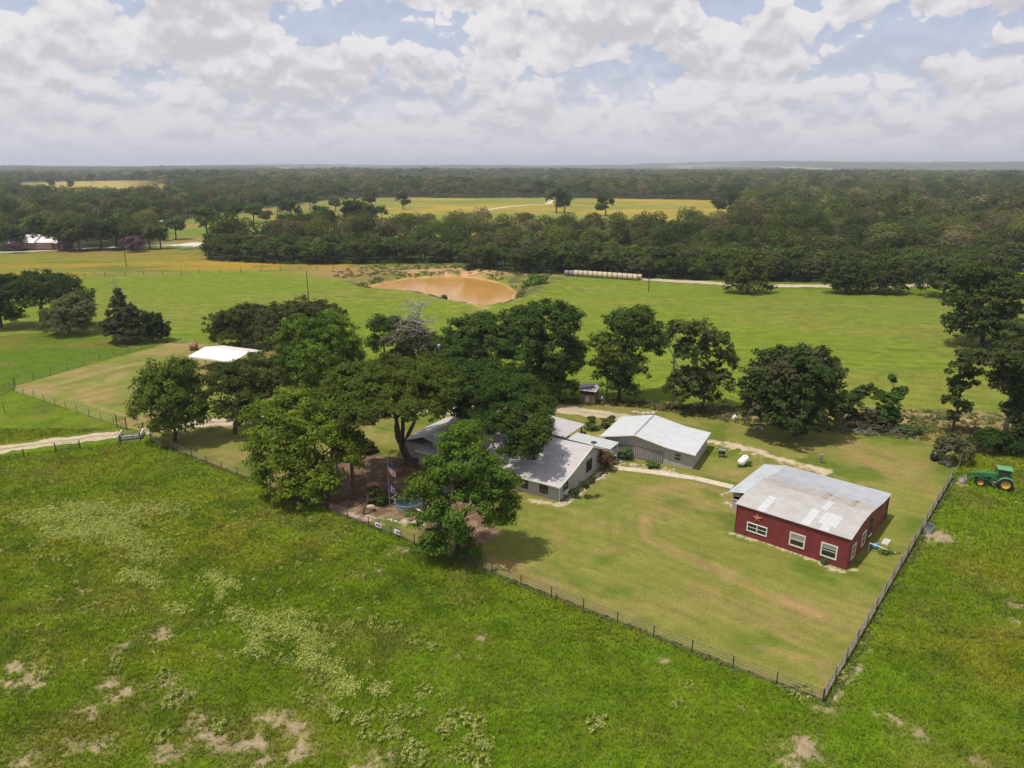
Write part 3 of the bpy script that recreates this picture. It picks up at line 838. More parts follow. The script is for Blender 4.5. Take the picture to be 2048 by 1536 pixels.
def window(parent, c, w, h, face, frame_m, glass=M_GLASS, fw=.09, bars=(1, 1), blind=0.0, label=None):
    """face 'x-','y-','x+': the outward side. c = centre on the wall face."""
    def BX(mb, u0, u1, z0, z1, d0, d1, mi=0):
        if face == 'y-': mb.box(c[0] + u0, c[0] + u1, c[1] - d1, c[1] - d0, c[2] + z0, c[2] + z1, mi)
        elif face == 'x+': mb.box(c[0] + d0, c[0] + d1, c[1] + u0, c[1] + u1, c[2] + z0, c[2] + z1, mi)
        else: mb.box(c[0] - d1, c[0] - d0, c[1] + u0, c[1] + u1, c[2] + z0, c[2] + z1, mi)
    wn = MB()
    BX(wn, -w / 2 + .004, w / 2 - .004, -h / 2 + .004, h / 2 - .004, .006, .022)
    win = wn.build('window', glass, parent)
    if label: win['label'] = label
    fr = MB()
    BX(fr, -w / 2 - fw, -w / 2, -h / 2 - fw, h / 2 + fw, .004, .075); BX(fr, w / 2, w / 2 + fw, -h / 2 - fw, h / 2 + fw, .004, .075)
    BX(fr, -w / 2, w / 2, h / 2, h / 2 + fw, .004, .075); BX(fr, -w / 2, w / 2, -h / 2 - fw, -h / 2, .004, .075)
    nb, nh = bars
    for i in range(1, nb): x = -w / 2 + w * i / nb; BX(fr, x - .035, x + .035, -h / 2, h / 2, .024, .06)
    for j in range(1, nh): z = -h / 2 + h * j / nh; BX(fr, -w / 2, w / 2, z - .022, z + .022, .026, .055)
    fr.build('frame', frame_m, win)
    if blind:
        bl = MB(); BX(bl, -w / 2 + .02, w / 2 - .02, h / 2 - h * blind, h / 2 - .01, .0235, .0255); bl.build('blind', M_BLIND, win)
    return win


def roof_strip(mb, prof, a, b, th=.06, axis='x', mi=None):
    """thin roof following a profile of (t,z), from a to b along axis"""
    for i in range(len(prof) - 1):
        p, q_ = prof[i], prof[i + 1]
        mb.prism([(p[0], p[1]), (q_[0], q_[1]), (q_[0], q_[1] + th), (p[0], p[1] + th)] if axis == 'x' else
                 [(p[0], p[1]), (q_[0], q_[1]), (q_[0], q_[1] + th), (p[0], p[1] + th)], axis, a, b, (mi or [0] * 99)[i])


# ---- red barn
eb = np.array([-0.756, 0.655]); BA = gp(1691.7, 1140)
barn = thing('red_barn', 'red metal barn with patchwork grey metal roof and a rusty star', 'barn', BA, bframe(BA, eb))
prof = [(0, 3.40), (3.3, 3.80), (6.2, 3.78), (11.0, 3.05), (14.3, 2.88)]
L = 11.43
w = MB(); w.prism([(0, 0), (14.2, 0)] + [(t, z - .03) for t, z in reversed(prof[:-1])] [:0] + [(14.2, 2.84), (11, 3.01), (6.2, 3.74), (3.3, 3.76), (0, 3.36)], 'x', -L, 0)
w.build('wall', mat('red_painted_metal_wall', (0.175, 0.031, 0.036), .55, var=.10, vs=1.2, wave=(0, .23, .02), streak=((3, 3, .4), .58, (0.17, .05, .045), .3)), barn)
r = MB(); rp = [(-.18, 3.39), (3.3, 3.82), (6.2, 3.80), (9.2, 3.35), (11.0, 3.07), (14.45, 2.88)]
roof_strip(r, rp, -L - .2, .15, .05, 'x', [0, 0, 1, 2, 2])
# lighter replacement panels and rust streaks lie proud of the sheet
def zr(y, add=.056):
    return float(np.interp(y, [p[0] for p in rp], [p[1] for p in rp])) + add
def panel(x0, x1, y0, y1, mi, h=.012):
    r.prism([(y0, zr(y0)), (y1, zr(y1)), (y1, zr(y1) + h), (y0, zr(y0) + h)], 'x', x0, x1, mi)
panel(-9.3, -8.5, -.16, 3.2, 3); panel(-4.75, -3.95, -.16, 3.2, 3); panel(-2.95, -2.1, -.16, 3.25, 3, .02); panel(-3.45, -2.96, .9, 3.25, 3); panel(-2.09, -1.7, .9, 3.25, 3)
panel(-4.1, -3.45, 3.5, 6.1, 3); panel(-5.0, -4.4, 6.4, 9.0, 4); panel(-2.2, -1.7, 6.4, 9.0, 4)
r.build('roof', [M_ROOF_PINK, M_ROOF_TAN, M_ROOF_BLUE, M_ROOF_WHITE, M_RUST], barn)
window(barn, (-9.09, 0, 1.22), 2.0, .86, 'y-', M_WHITE, bars=(2, 2), label='wide white four pane slider window under the star')
window(barn, (-4.9, 0, 1.44), 1.3, 1.22, 'y-', M_CREAM, bars=(1, 2), blind=.5, fw=.14)
window(barn, (-1.78, 0, 1.43), 1.3, 1.24, 'y-', M_CREAM, bars=(1, 2), blind=.35, fw=.14)
window(barn, (0, 1.75, 1.33), .95, 1.3, 'x+', M_CREAM, bars=(1, 2), fw=.13)
window(barn, (0, 5.1, 1.3), 1.0, 1.3, 'x+', M_CREAM, bars=(1, 2), fw=.13)
window(barn, (0, 7.5, 1.65), .7, 1.7, 'x+', M_BLACKMET, glass=mat('green_door_panel', (.10, .09, .03), .6), fw=.05, label='tall narrow dark window with a white sill')
k = MB(); k.box(.005, .14, 7.0, 8.0, .68, .78); k.build('window_sill', M_WHITE, barn)
# star
st = MB(); vs = []; R1, R2 = .62, .25
for i in range(10):
    a = PI / 2 + i * PI / 5 + .12; rr = R1 if i % 2 == 0 else R2
    vs.append((-9.15 + rr * math.cos(a), -.05, 2.45 + rr * math.sin(a)))
vs += [(-9.15, -.2, 2.45), (-9.15, -.01, 2.45)]
st.add(vs, [(i, (i + 1) % 10, 10) for i in range(10)] + [((i + 1) % 10, i, 11) for i in range(10)])
st.build('star', mat('rusty_star_metal', (.30, .12, .055), .6, var=.3), barn)
# lean-to on the left end
ln = MB(); ln.box(-13.9, -11.46, 4.6, 14.1, 0, 1.35); ln.box(-13.9, -11.46, 6.5, 14.1, 1.35, 2.2); ln.box(-13.9, -13.75, 4.6, 6.5, 1.35, 2.2); ln.box(-13.75, -11.46, 4.6, 4.75, 1.85, 2.25)
ln.build('lean_to_wall', M_GREYWALL_Y, barn)
k = MB(); k.box(-13.74, -11.47, 4.8, 6.4, 1.36, 1.38); k.build('opening_shade_sheet', M_DARK, barn)  # near-black sheet inside the lean-to opening, its shade put into the colour
ob_ = MB(); ob_.box(-13.95, -11.46, 4.54, 4.62, 1.42, 1.5); ob_.build('shutter_bar', M_WHITE, barn)
rl = MB(); roof_strip(rl, [(-14.35, 2.3), (-11.62, 2.86)], 4.25, 14.5, .05, 'y'); rl.build('lean_to_roof', mat('blue_white_roof_sheet', (.42, .45, .49), .4, metal=.1, var=.08, vs=.6, wave=(1, .5, .03), streak=((.2, .8, 1), .52, (.56, .51, .49), .6)), barn)
# trim
k = MB(); k.tube([(-L - .02, -.02, 0), (-L - .02, -.02, 3.3)], .05, 6); k.build('downpipe', M_RED, barn)
k = MB(); k.box(.02, .06, 9.5, 14.2, 2.72, 2.84); k.box(.02, .1, 13.9, 14.0, 0, 2.8); k.build('trim', M_BLACKMET, barn)

# ---- main house
HA = gp(1118, 1002.5); eh = np.array([-.85, .52]); eh /= np.linalg.norm(eh)
house = thing('farmhouse', 'long low grey farmhouse with pale roof half hidden under the big oak', 'house', HA, bframe(HA, eh))
HL = 21.0
hp = [(0, 2.12), (2.6, 2.62), (8.2, 4.10), (11.4, 2.62)]
w = MB(); w.prism([(0, 0), (11.36, 0), (11.36, 2.55), (8.2, 4.02), (2.6, 2.55), (0, 2.08)], 'x', -HL, 0); w.build('wall', M_GREYWALL, house)
w = MB(); w.box(-24.4, -HL - .005, 1.3, 12, 0, 2.2); w.build('wing_wall', M_GREYWALL, house)
r = MB(); roof_strip(r, [(-.55, 2.06), (2.6, 2.66), (8.2, 4.14), (11.9, 2.45)], -HL, .4, .1, 'x'); r.build('roof', M_HROOF, house)
k = MB()
for (a, b_) in (((-.58, 2.03), (2.6, 2.6)), ((2.6, 2.6), (8.2, 4.08)), ((8.2, 4.08), (11.95, 2.4))):
    k.prism([a, b_, (b_[0], b_[1] + .19), (a[0], a[1] + .19)], 'x', .402, .46)
k.box(-HL, .46, -.64, -.56, 2.0, 2.2); k.build('fascia', M_WHITE, house)
r = MB(); roof_strip(r, [(-25.0, 2.1), (-20.4, 3.75), (-16.8, 2.9)], .3, 11.5, .1, 'y'); r.build('wing_roof', M_HROOF, house)
w = MB(); w.box(-14, -7.6, 11.37, 17.2, 0, 2.72); w.build('rear_room', M_GREYWALL, house)
r = MB(); roof_strip(r, [(-15, 3.25), (-5.4, 2.82)], 11.95, 17.9, .14, 'y'); r.build('porch_roof', M_HROOF, house)
for px_, py_ in ((-5.7, 13.6), (-5.7, 17.5)):
    k = MB(); k.box(px_ - .08, px_ + .08, py_ - .08, py_ + .08, 0, 2.78); k.build('porch_post', M_BLACKMET, house)
r = MB(); roof_strip(r, [(-5.3, 2.58), (1.0, 2.42)], 12.3, 15.2, .05, 'y'); r.build('breezeway_roof', mat('corrugated_light_roof', (.44, .46, .48), .4, metal=.1, var=.08, wave=(1, .35, .03)), house)
for px_, py_ in ((.85, 12.5), (.85, 15.0)):
    k = MB(); k.box(px_ - .06, px_ + .06, py_ - .06, py_ + .06, 0, 2.38); k.build('breezeway_post', M_WHITE, house)
k = MB(); k.box(-1.5, -.2, 12.55, 12.63, 0, 2.05); k.build('side_gate', M_BLACKMET, house)
window(house, (-2.05, 0, 1.25), 1.0, 1.35, 'y-', M_BLACKMET, bars=(2, 1), fw=.05)
window(house, (-4.75, 0, 1.1), .95, 1.0, 'y-', M_BLACKMET, bars=(1, 1), fw=.05)
window(house, (0, 1.6, 1.3), 1.0, .85, 'x+', M_BLACKMET, bars=(1, 1), fw=.05)
window(house, (0, 8.0, 1.6), 1.5, 1.4, 'x+', M_BLACKMET, bars=(2, 1), fw=.06)
window(house, (-8.6, 0, 1.2), 1.1, 1.2, 'y-', M_BLACKMET, bars=(2, 1), fw=.05)
k = MB(); k.box(.03, .45, 1.25, 1.95, .42, .86); k.box(.451, .47, 1.32, 1.88, .48, .8, 1); k.build('window_air_conditioner', [M_WHITE, M_STEEL], house)
k = MB(); k.tube([(.05, -.62, 2.0), (.05, -.35, 1.8), (.05, -.06, 1.7), (.05, -.06, .08)], .05, 6); k.build('downpipe', M_WHITE, house)
k = MB(); k.tube([(-2.2, 5, 3.25), (-2.2, 5, 3.75)], .06, 8); k.tube([(-2.2, 5, 3.75), (-2.2, 5, 3.8)], .1, 8); k.build('roof_vent', M_STEEL, house)
k = MB(); k.tube([(.3, 8.3, 4.1), (.3, 8.6, 4.55)], .03, 6); k.lathe([(.02, 0), (.35, .06), (.42, .14), (.40, .15), (.33, .08), (.02, .02)], 14, (.3, 8.6, 4.45)); k.build('satellite_dish', M_BLACKMET, house)
k = MB(); k.tube([(.12, 7.0, 3.35), (.4, 7.0, 3.3)], .05, 6); k.box(.35, .5, 6.9, 7.1, 3.2, 3.34); k.build('flood_light', M_WHITE, house)
k = MB(); k.box(-2.95, -2.9, -.3, 5.2, 0, .01); 
# gravel bed and stones round the gable end
def stone(mb, x, y, z, s, rs):
    vs = []; n = 7
    for lv, (rr, hh) in enumerate(((.9, 0), (1.0, .45), (.55, .85))):
        for i in range(n):
            a = 2 * PI * i / n + rs.random() * .3; q_ = s * rr * rs.uniform(.75, 1.15)
            vs.append((x + q_ * math.cos(a), y + q_ * math.sin(a) * .8, z + s * hh * .8))
    fs = [tuple(range(14, 21))]
    for lv in range(2):
        for i in range(n): fs.append((lv * n + i, lv * n + (i + 1) % n, (lv + 1) * n + (i + 1) % n, (lv + 1) * n + i))
    mb.add(vs, fs)

# ---- garage
GA = gp(1384.9, 938.5); eg = np.array([-.887, .463])
gar = thing('garage', 'grey garage with white shingle gable roof beside the gravel track', 'garage', GA, bframe(GA, eg))
w = MB(); w.prism([(-12.2, 0), (0, 0), (0, 2.16), (-3.3, 2.46), (-7.85, 3.40), (-12.2, 2.46)], 'y', 0, 8.0); w.build('wall', M_GREYWALL, gar)
r = MB(); roof_strip(r, [(-12.75, 2.38), (-7.85, 3.46), (-3.3, 2.50), (.35, 2.17)], -.5, 8.45, .1, 'y'); r.build('roof', M_GROOF, gar)
k = MB()
for a, b_ in (((-12.8, 2.33), (-7.85, 3.42)), ((-7.85, 3.42), (-3.3, 2.46)), ((-3.3, 2.46), (.4, 2.12))):
    k.prism([a, b_, (b_[0], b_[1] + .17), (a[0], a[1] + .17)], 'y', -.56, -.502)
k.build('fascia', M_WHITE, gar)
k = MB(); k.box(-7.95, -7.75, -.45, 8.4, 3.565, 3.60); k.build('ridge_cap', M_STEEL, gar)
window(gar, (-2.03, 0, 1.35), .85, .95, 'y-', M_CREAM, bars=(1, 2), fw=.05)
k = MB(); k.box(-10.75, -3.95, -.075, -.01, .12, 1.78); k.build('ribbed_panel', mat('ribbed_grey_sheet', (.30, .275, .26), .6, var=.1, wave=(0, .28, .06)), gar)
for i in range(25):
    pass
k = MB()
for i in range(26): x = -10.7 + i * .267; k.box(x, x + .035, -.10, -.076, .12, 1.78)
k.build('panel_ribs', M_BLACKMET, gar)

# ---- small shed by the tree row
SA = gp(1158, 806)
shed = thing('garden_shed', 'small ramshackle wooden shed with tin roof under the trees', 'shed', SA, -.35)
w = MB(); w.box(0, 2.7, 0, .12, 0, 1.6); w.box(0, .12, .12, 2.4, 0, 2.3); w.box(2.58, 2.7, .12, 2.4, 0, 2.3); w.box(.12, 2.58, 2.3, 2.4, 0, 2.4)
for x in (0, .9, 1.75, 2.6): w.box(x, x + .1, -.05, .06, 1.6, 2.25)
w.build('wall', M_WOOD, shed)
r = MB(); roof_strip(r, [(-.35, 2.3), (2.7, 2.65)], -.2, 2.95, .05, 'x'); r.build('roof', M_ROOF_BLUE, shed)
k = MB(); k.tube([(.2, .4, 2.48), (1.3, .9, 2.62), (2.4, 1.2, 2.66)], .12, 6); k.build('roof_debris', mat('red_brown_debris', (.25, .12, .09), .8, var=.3), shed)
k = MB(); k.box(.95, 1.75, -.04, -.005, .05, 1.5); k.build('door', mat('pale_old_boards', (.32, .25, .18), .9, var=.3, wave=(0, .2, .01)), shed)

# ---- white canopy over the paddock corner
c0 = gp(383, 712, 2.5) * C_(1, 1, 0); c1 = gp(439.5, 719.5, 2.5)
cd = np.array([c1[0] - c0[0], c1[1] - c0[1]]); ca_ = math.atan2(cd[1], cd[0])
can = thing('carport', 'open carport with a bright white low gable roof and thin posts', 'carport', c0, ca_)
r = MB(); roof_strip(r, [(-.4, 2.5), (4.0, 3.3), (8.6, 2.5)], -.4, 10.7, .07, 'x'); r.build('roof', mat('bright_white_roof', (.62, .60, .59), .5, var=.04, vs=.5, wave=(0, .5, .02)), can)
k = MB(); k.box(-.4, 10.7, -.46, -.402, 2.3, 2.56); k.box(-.46, -.401, -.4, 8.6, 2.3, 2.5); k.build('fascia', M_WHITE, can)
for i in range(4):
    for y in (0, 8.2):
        k = MB(); k.box(i * 3.4 - .05, i * 3.4 + .05, y - .05, y + .05, 0, 2.48); k.build('post', M_STEEL, can)

# ------------------------------------------------------------------ fences


def pipe_fence(name, label, a, b, n, hgt=1.15, rails=(.18, .42, .66, .90, 1.13), r_post=.05, r_rail=.028, m=M_PIPE, mp=M_BLACKMET, height_fn=None):
    t = thing(name, label, 'fence', a)
    d = np.array(b) - np.array(a)
    for i in range(n + 1):
        p = d * i / n
        k = MB(); k.tube([(p[0], p[1], -.05), (p[0], p[1], hgt)], r_post, 6)
        k.tube([(p[0], p[1], hgt), (p[0], p[1], hgt + .015)], r_post * 1.15, 6)
        k.build('post', mp, t)
    for z in rails:
        k = MB(); k.tube([(d[0] * i / n, d[1] * i / n, z) for i in range(n + 1)], r_rail, 5, cap=False); k.build('rail', m, t)
    return t


corner = gp(1645.8, 1406.8)
f1 = pipe_fence('pipe_fence', 'long dark pipe rail fence along the front of the yard', gp(303, 884), corner, 27)
f2 = pipe_fence('pipe_fence', 'weathered pipe rail fence running back beside the red barn', corner + C_(.01, .12, 0), gp(1903, 958), 17, hgt=1.2, m=mat('grey_weathered_pipe', (.22, .185, .165), .6, var=.3, vs=2), rails=(.2, .46, .72, .98, 1.18), r_rail=.03)
f3 = thing('board_fence', 'short run of weathered wooden fence behind the brush heap', 'fence', gp(1917, 938))
dd = gp(1942, 888) - gp(1917, 938); Lf = np.linalg.norm(dd); an = math.atan2(dd[1], dd[0]); f3.rotation_euler = (0, 0, an)
for i in range(4): k = MB(); k.box(i * Lf / 3 - .07, i * Lf / 3 + .07, -.07, .07, 0, 1.5); k.build('post', M_WOOD, f3)
for z in (.35, .75, 1.15): k = MB(); k.box(0, Lf, .075, .11, z - .09, z + .09); k.build('rail', M_WOOD, f3)


def wire_fence(label, pts, sp, hgt=1.3, rp=.04, extra=0.0, nw=3, m=M_BLACKMET):
    t = thing('wire_fence', label, 'fence', pts[0])
    o = np.array(pts[0])[:2]; allp = []
    for i in range(len(pts) - 1):
        a = np.array(pts[i][:2]); b_ = np.array(pts[i + 1][:2]); L = np.linalg.norm(b_ - a); n = max(1, int(round(L / sp)))
        for j in range(n + (1 if i == len(pts) - 2 else 0)):
            allp.append(a + (b_ - a) * j / n)
    rs = random.Random(len(allp))
    hs = [float(height(np.array([p[0]]), np.array([p[1]]))[0]) for p in allp]
    for p, z in zip(allp, hs):
        k = MB(); q_ = p - o; hh = hgt * rs.uniform(.9, 1.1); k.tube([(q_[0], q_[1], z - .1), (q_[0] + rs.uniform(-.04, .04), q_[1], z + hh)], rp, 5); k.build('post', m, t)
    for w_ in range(nw):
        zz = hgt * (w_ + 1) / nw - .08
        k = MB(); k.tube([(p[0] - o[0], p[1] - o[1], z + zz) for p, z in zip(allp, hs)], .011 + extra, 4, cap=False); k.build('wire', M_STEEL, t)
    return t


wire_fence('thin wire fence with dark posts along the near edge of the mown paddock', [gp(228, 850), gp(28, 783)], 3.3)
wire_fence('thin wire fence with dark posts along the far edge of the mown paddock', [gp(30, 774), gp(135, 738), gp(200, 720), gp(335, 684), gp(420, 690)], 3.6)
wire_fence('distant wire fence between the flower meadow and the hay field', [gp(130, 556), gp(250, 552), gp(400, 548), gp(600, 541), gp(700, 536)], 7, hgt=1.5, rp=.08)
wire_fence('low wire fence lost in the dry brush strip behind the yard', [gp(1440, 838), gp(1600, 850), gp(1720, 862), gp(1830, 877)], 4.5, hgt=1.3, rp=.05)


def gate(label, a, b, hgt=1.25, m=M_GREENMET, name='metal_gate', posts=True, rails=5, up=0.0, yaw=None):
    a = np.array(a); d = (np.array(b) - a)[:2]; L = np.linalg.norm(d)
    t = thing(name, label, 'gate', a, math.atan2(d[1], d[0]))
    k = MB()
    for i in range(rails): z = .2 + (hgt - .2) * i / (rails - 1); k.tube([(0, 0, z), (L, 0, z)], .025, 5)
    for x in (0, L / 3, 2 * L / 3, L): k.tube([(x, 0, .2), (x, 0, hgt)], .025, 5)
    k.build('gate_leaf', m, t)
    if posts:
        for x in (-.12, L + .12): k = MB(); k.tube([(x, 0, -.05), (x, 0, hgt + .25)], .065, 6); k.build('gate_post', M_BLACKMET, t)
    return t


gate('small green metal gate standing in the grass below the driveway', gp(114, 905), gp(159, 899), hgt=1.2)
gate('dark open gate panel behind the cattle guard', gp(236, 856), gp(253, 860), hgt=1.9, m=M_BLACKMET)
gate('green metal gate leaning along the front side of the cattle guard', gp(243, 888), gp(280, 884), hgt=1.25, m=mat('pale_green_steel', (.14, .19, .15), .5))
gate('dark metal gate at the far left corner of the paddock', gp(0, 790), gp(30, 775), hgt=1.5, m=M_BLACKMET)
k = MB(); k.tube([(0, 0, -.05), (0, 0, 1.35)], .07, 7); k.lathe([(.075, 1.35), (.075, 1.37), (0.0, 1.40)], 8); o = k.build('fence_post', M_BLACKMET); o.location = tuple(gp(49, 917)); tag(o, 'lone dark steel post below the driveway near the left edge', 'post')
k = MB(); k.tube([(0, 0, -.05), (0, 0, 1.9)], .045, 6, sm=False); k.tube([(0, 0, .3), (.5, .2, .3), (.5, .2, 1.6), (0, 0, 1.6)], .025, 5); o = k.build('cattle_feeder', M_BLACKMET); o.location = tuple(gp(10, 827)); tag(o, 'dark steel frame at the left edge of the picture', 'frame')

# cattle guard
cgd = thing('cattle_guard', 'cattle guard of dark pipes with white side rails across the driveway', 'cattle guard', gp(237, 882), math.atan2(*(gp(280, 878) - gp(237, 882))[[1, 0]]))
Wc = float(np.linalg.norm(gp(280, 878) - gp(237, 882))); 
k = MB(); k.box(0, Wc, 0, 2.5, .03, .04); k.build('pit', M_DARK, cgd)
for i in range(10):
    k = MB(); y = .15 + i * .245; k.tube([(.0, y, .12), (Wc, y, .12)], .06, 6); k.build('pipe', mat('purple_brown_pipe', (.16, .11, .12), .5, var=.2), cgd)
for x in (-.1, Wc + .02):
    k = MB(); k.box(x, x + .10, -.1, 2.7, .1, .75); k.build('side_rail', M_WHITE, cgd)
k = MB(); k.box(0, Wc, 1.2, 1.3, .19, .24); k.build('centre_beam', M_WHITE, cgd)

# ------------------------------------------------------------------ poles and wires


def upole(u, vb, vt, label, r=.13):
    P = gp(u, vb); top = at(u, vt, P[1]); h = top[2]
    t = thing('utility_pole', label, 'utility pole', P)
    k = MB(); k.tube([(0, 0, -.2), (.03, 0, h * .5), (0, 0, h)], [r, r * .85, r * .65], 7); k.build('pole', M_BLACKMET, t)
    k = MB(); k.tube([(0, 0, h), (0, 0, h + .22)], .06, 6); k.build('insulator', M_STEEL, t)
    return t, P + C_(0, 0, h)


p1, t1 = upole(253, 533, 482, 'dark utility pole in the orange flower meadow', .14)
p2, t2 = upole(617.5, 600, 541, 'dark utility pole in the green field left of the pond', .14)
p3, t3 = upole(1297, 583, 520, 'dark utility pole beside the hay bales', .14)
PT = C_(-12.5, 113.0, 0)
tp = thing('utility_pole', 'utility pole with grey transformer can behind the dead tree', 'utility pole', PT)
k = MB(); k.tube([(0, 0, -.2), (0, 0, 9.6)], [.15, .10], 8); k.build('pole', M_BLACKMET, tp)
ptop = at(873, 688, 113.0)
k = MB(); k.lathe([(0.01, 0), (.28, 0), (.28, .75), (.2, .85), (.01, .88)], 12, (.42, -.1, ptop[2] - .85)); k.build('transformer', M_STEEL, tp)
tp.location = (float(ptop[0]), 113.0, 0.0); 
for ch in tp.children:
    if ch.name.startswith('pole'): ch.scale = (1, 1, float(ptop[2]) / 9.3)
tt = C_(ptop[0], 113.0, ptop[2] + .1)


def wire(a, b_, sag, label, r=.012):
    k = MB(); n = 24; pts = []
    for i in range(n + 1):
        s_ = i / n; p = a + (b_ - a) * s_; pts.append((p[0] - a[0], p[1] - a[1], p[2] - a[2] - 4 * sag * s_ * (1 - s_)))
    k.tube(pts, r, 4, cap=False); o = k.build('power_line', M_BLACKMET); o.location = tuple(float(c) for c in a); tag(o, label, 'wire')


wire(tt, t2, 1.6, 'thin power line from the transformer pole to the pole left of the pond', .012)
wire(t1, t2, 1.2, 'thin power line between the meadow pole and the pole left of the pond', .012)
wire(t2, t3, 1.6, 'thin power line crossing in front of the woods behind the pond', .012)
tw = at(1500, 300, 260); 
wire(t3, at(2200, 535, 230), 1.4, 'thin power line running right from the pole beside the bales', .012)
wire(t1, at(-300, 485, 330), 1.2, 'thin power line leaving the meadow pole to the left', .012)

# ------------------------------------------------------------------ hay bales
M_HAY = mat('round_hay_bale', (0.45, 0.385, 0.27), .95, var=.2, vs=2.5, bump=.05, bs=12, wave=(0, .12, .02))
M_HAYG = mat('old_grey_bale', (0.22, 0.20, 0.18), .95, var=.25, vs=2.5, bump=.05, bs=12)


def bale_mesh(m, nm='hay_bale'):
    k = MB(); r_, l_ = .95, .78
    prof = [(0.01, -l_), (r_ * .35, -l_ - .01), (r_ * .75, -l_ + .01), (r_ * .95, -l_ + .05), (r_, -l_ + .14), (r_ * 1.01, 0), (r_, l_ - .14), (r_ * .95, l_ - .05), (r_ * .75, l_ - .01), (r_ * .35, l_ + .01), (.01, l_)]
    k.lathe(prof, 20, (0, 0, 0), 'x'); return k
b0 = gp(1131, 551); b1 = gp(1278, 561); bd = (b1 - b0); bn_ = math.atan2(bd[1], bd[0]); Lb = np.linalg.norm(bd)
nb = 15; bale = None
perp = np.array([-math.sin(bn_), math.cos(bn_)])
rs = random.Random(5)
GB = 'round hay bales lined up at the edge of the woods'
for row in range(2):
    for i in range(nb):
        p = b0 + bd * (i + .5 * row + .3) / nb; p = p[:2] + perp * (row * 1.9 + rs.uniform(-.1, .1)); z = float(height(np.array([p[0]]), np.array([p[1]]))[0]) + .92
        grey = row == 0 and i in (0, 1)
        if row == 1 and i == 0: continue
        if grey:
            o = bale_mesh(M_HAYG).build('hay_bale', M_HAYG)
            tag(o, ['weathered dark grey hay bale at the near left end of the bale rows', 'weathered dark grey hay bale second from the left in the near row'][i], 'hay bale', GB)
        elif bale is None:
            o = bale_mesh(M_HAY).build('hay_bale', M_HAY); bale = o; tag(o, 'tan round bale in the near row facing the green field', 'hay bale', GB)
        else:
            o = bale.copy(); COL.objects.link(o)
            o['label'] = 'tan round bale in the near row facing the green field' if row == 0 else 'tan round bale in the back row against the woods'
        o.location = (p[0], p[1], z); o.rotation_euler = (rs.uniform(0, 6), 0, bn_ + rs.uniform(-.05, .05))
o = bale_mesh(M_HAY).build('hay_bale', mat('brown_hay_bale', (.26, .15, .10), .95, var=.25, bump=.05)); o.location = tuple(gp(388, 700) + C_(0, 0, .8)); o.rotation_euler = (0, 0, .3)
tag(o, 'single brown round bale behind the left end of the white carport', 'hay bale')

# ------------------------------------------------------------------ propane tank, bins, trough
P0 = gp(1486, 930)
tk = thing('propane_tank', 'white horizontal propane tank on the lawn behind the red barn', 'propane tank', P0, math.atan2(*(gp(1497, 915) - gp(1478, 932))[[1, 0]]))
k = MB(); r_ = .5; k.lathe([(0.01, -1.15)] + [(r_ * math.sin(a), -.75 - .40 * math.cos(a)) for a in np.linspace(.2, PI / 2, 6)] + [(r_ * math.sin(a), .75 - .40 * math.cos(a)) for a in np.linspace(PI / 2, PI - .2, 6)] + [(.01, 1.15)], 20, (0, 0, .68), 'x'); k.build('tank', M_WHITE, tk)
k = MB(); k.lathe([(.17, 0), (.17, .22), (.12, .28), (.01, .30)], 12, (0, 0, 1.12)); k.build('valve_dome', M_WHITE, tk)
for x in (-.6, .6): k = MB(); k.box(x - .07, x + .07, -.35, .35, 0, .3); k.build('foot', M_STEEL, tk)
P0 = gp(1443, 914)
bb = thing('barbecue_smoker', 'small black barbecue smoker on the lawn right of the garage', 'smoker', P0, -.3)
k = MB(); k.lathe([(.01, -.42), (.3, -.42), (.3, .42), (.01, .42)], 14, (0, 0, .72), 'x'); k.build('barrel', M_BLACK, bb)
k = MB(); k.box(-.45, .45, -.2, .35, 1.0, 1.05); k.build('shelf', M_STEEL, bb)
for x in (-.32, .32):
    for y in (-.22, .22): k = MB(); k.tube([(x, y, 0), (x * .9, y * .8, .6)], .035, 5); k.build('leg', M_BLACK, bb)
P0 = gp(1857, 1062)
tr = thing('water_trough', 'oval galvanised stock trough by the fence next to the bare sand', 'trough', P0, math.atan2(*(gp(1903, 958) - gp(1645, 1406))[[1, 0]]))
k = MB(); n = 20; vs = []
for rr, z in ((1.0, 0), (1.0, .6), (.93, .6), (.93, .12)):
    for i in range(n):
        a = 2 * PI * i / n; c_, s_ = math.cos(a), math.sin(a); cx_ = .45 * (1 if c_ > 0 else -1)
        vs.append((cx_ + .42 * rr * c_, .42 * rr * s_, z))
fs = [(l * n + i, l * n + (i + 1) % n, (l + 1) * n + (i + 1) % n, (l + 1) * n + i) for l in range(3) for i in range(n)] + [tuple(range(3 * n, 4 * n))]
k.add(vs, fs); k.build('shell', M_STEEL, tr)
k = MB(); k.add([(v_[0] * .98, v_[1] * .98, .42) for v_ in vs[2 * n:3 * n]], [tuple(range(n))]); k.build('trough_water', mat('dark_trough_water', (.03, .04, .04), .08, spec=.5), tr)
P0 = gp(1772, 1085)
k = MB(); k.box(-.7, .7, -.33, .33, 0, .12); k.prism([(-.65, .12), (.65, .12), (.55, .16), (-.55, .16)], 'y', -.3, .3); o = k.build('concrete_slab', mat('grey_slab', (.42, .41, .39), .9)); o.location = tuple(P0); o.rotation_euler = (0, 0, .85); tag(o, 'pale grey slab lying on the grass beside the barn side wall', 'slab')
a_ = gp(1739, 1086, 1.0); b_ = gp(1790, 1105)
k = MB(); k.tube([(0, 0, 1.0), tuple(b_ - a_ + C_(0, 0, .99))], .05, 7); k.tube([(0, 0, 0), (0, 0, 1.0)], .03, 5); k.tube([(b_[0] - a_[0], b_[1] - a_[1], 0), (b_[0] - a_[0], b_[1] - a_[1], .02)], .08, 7)
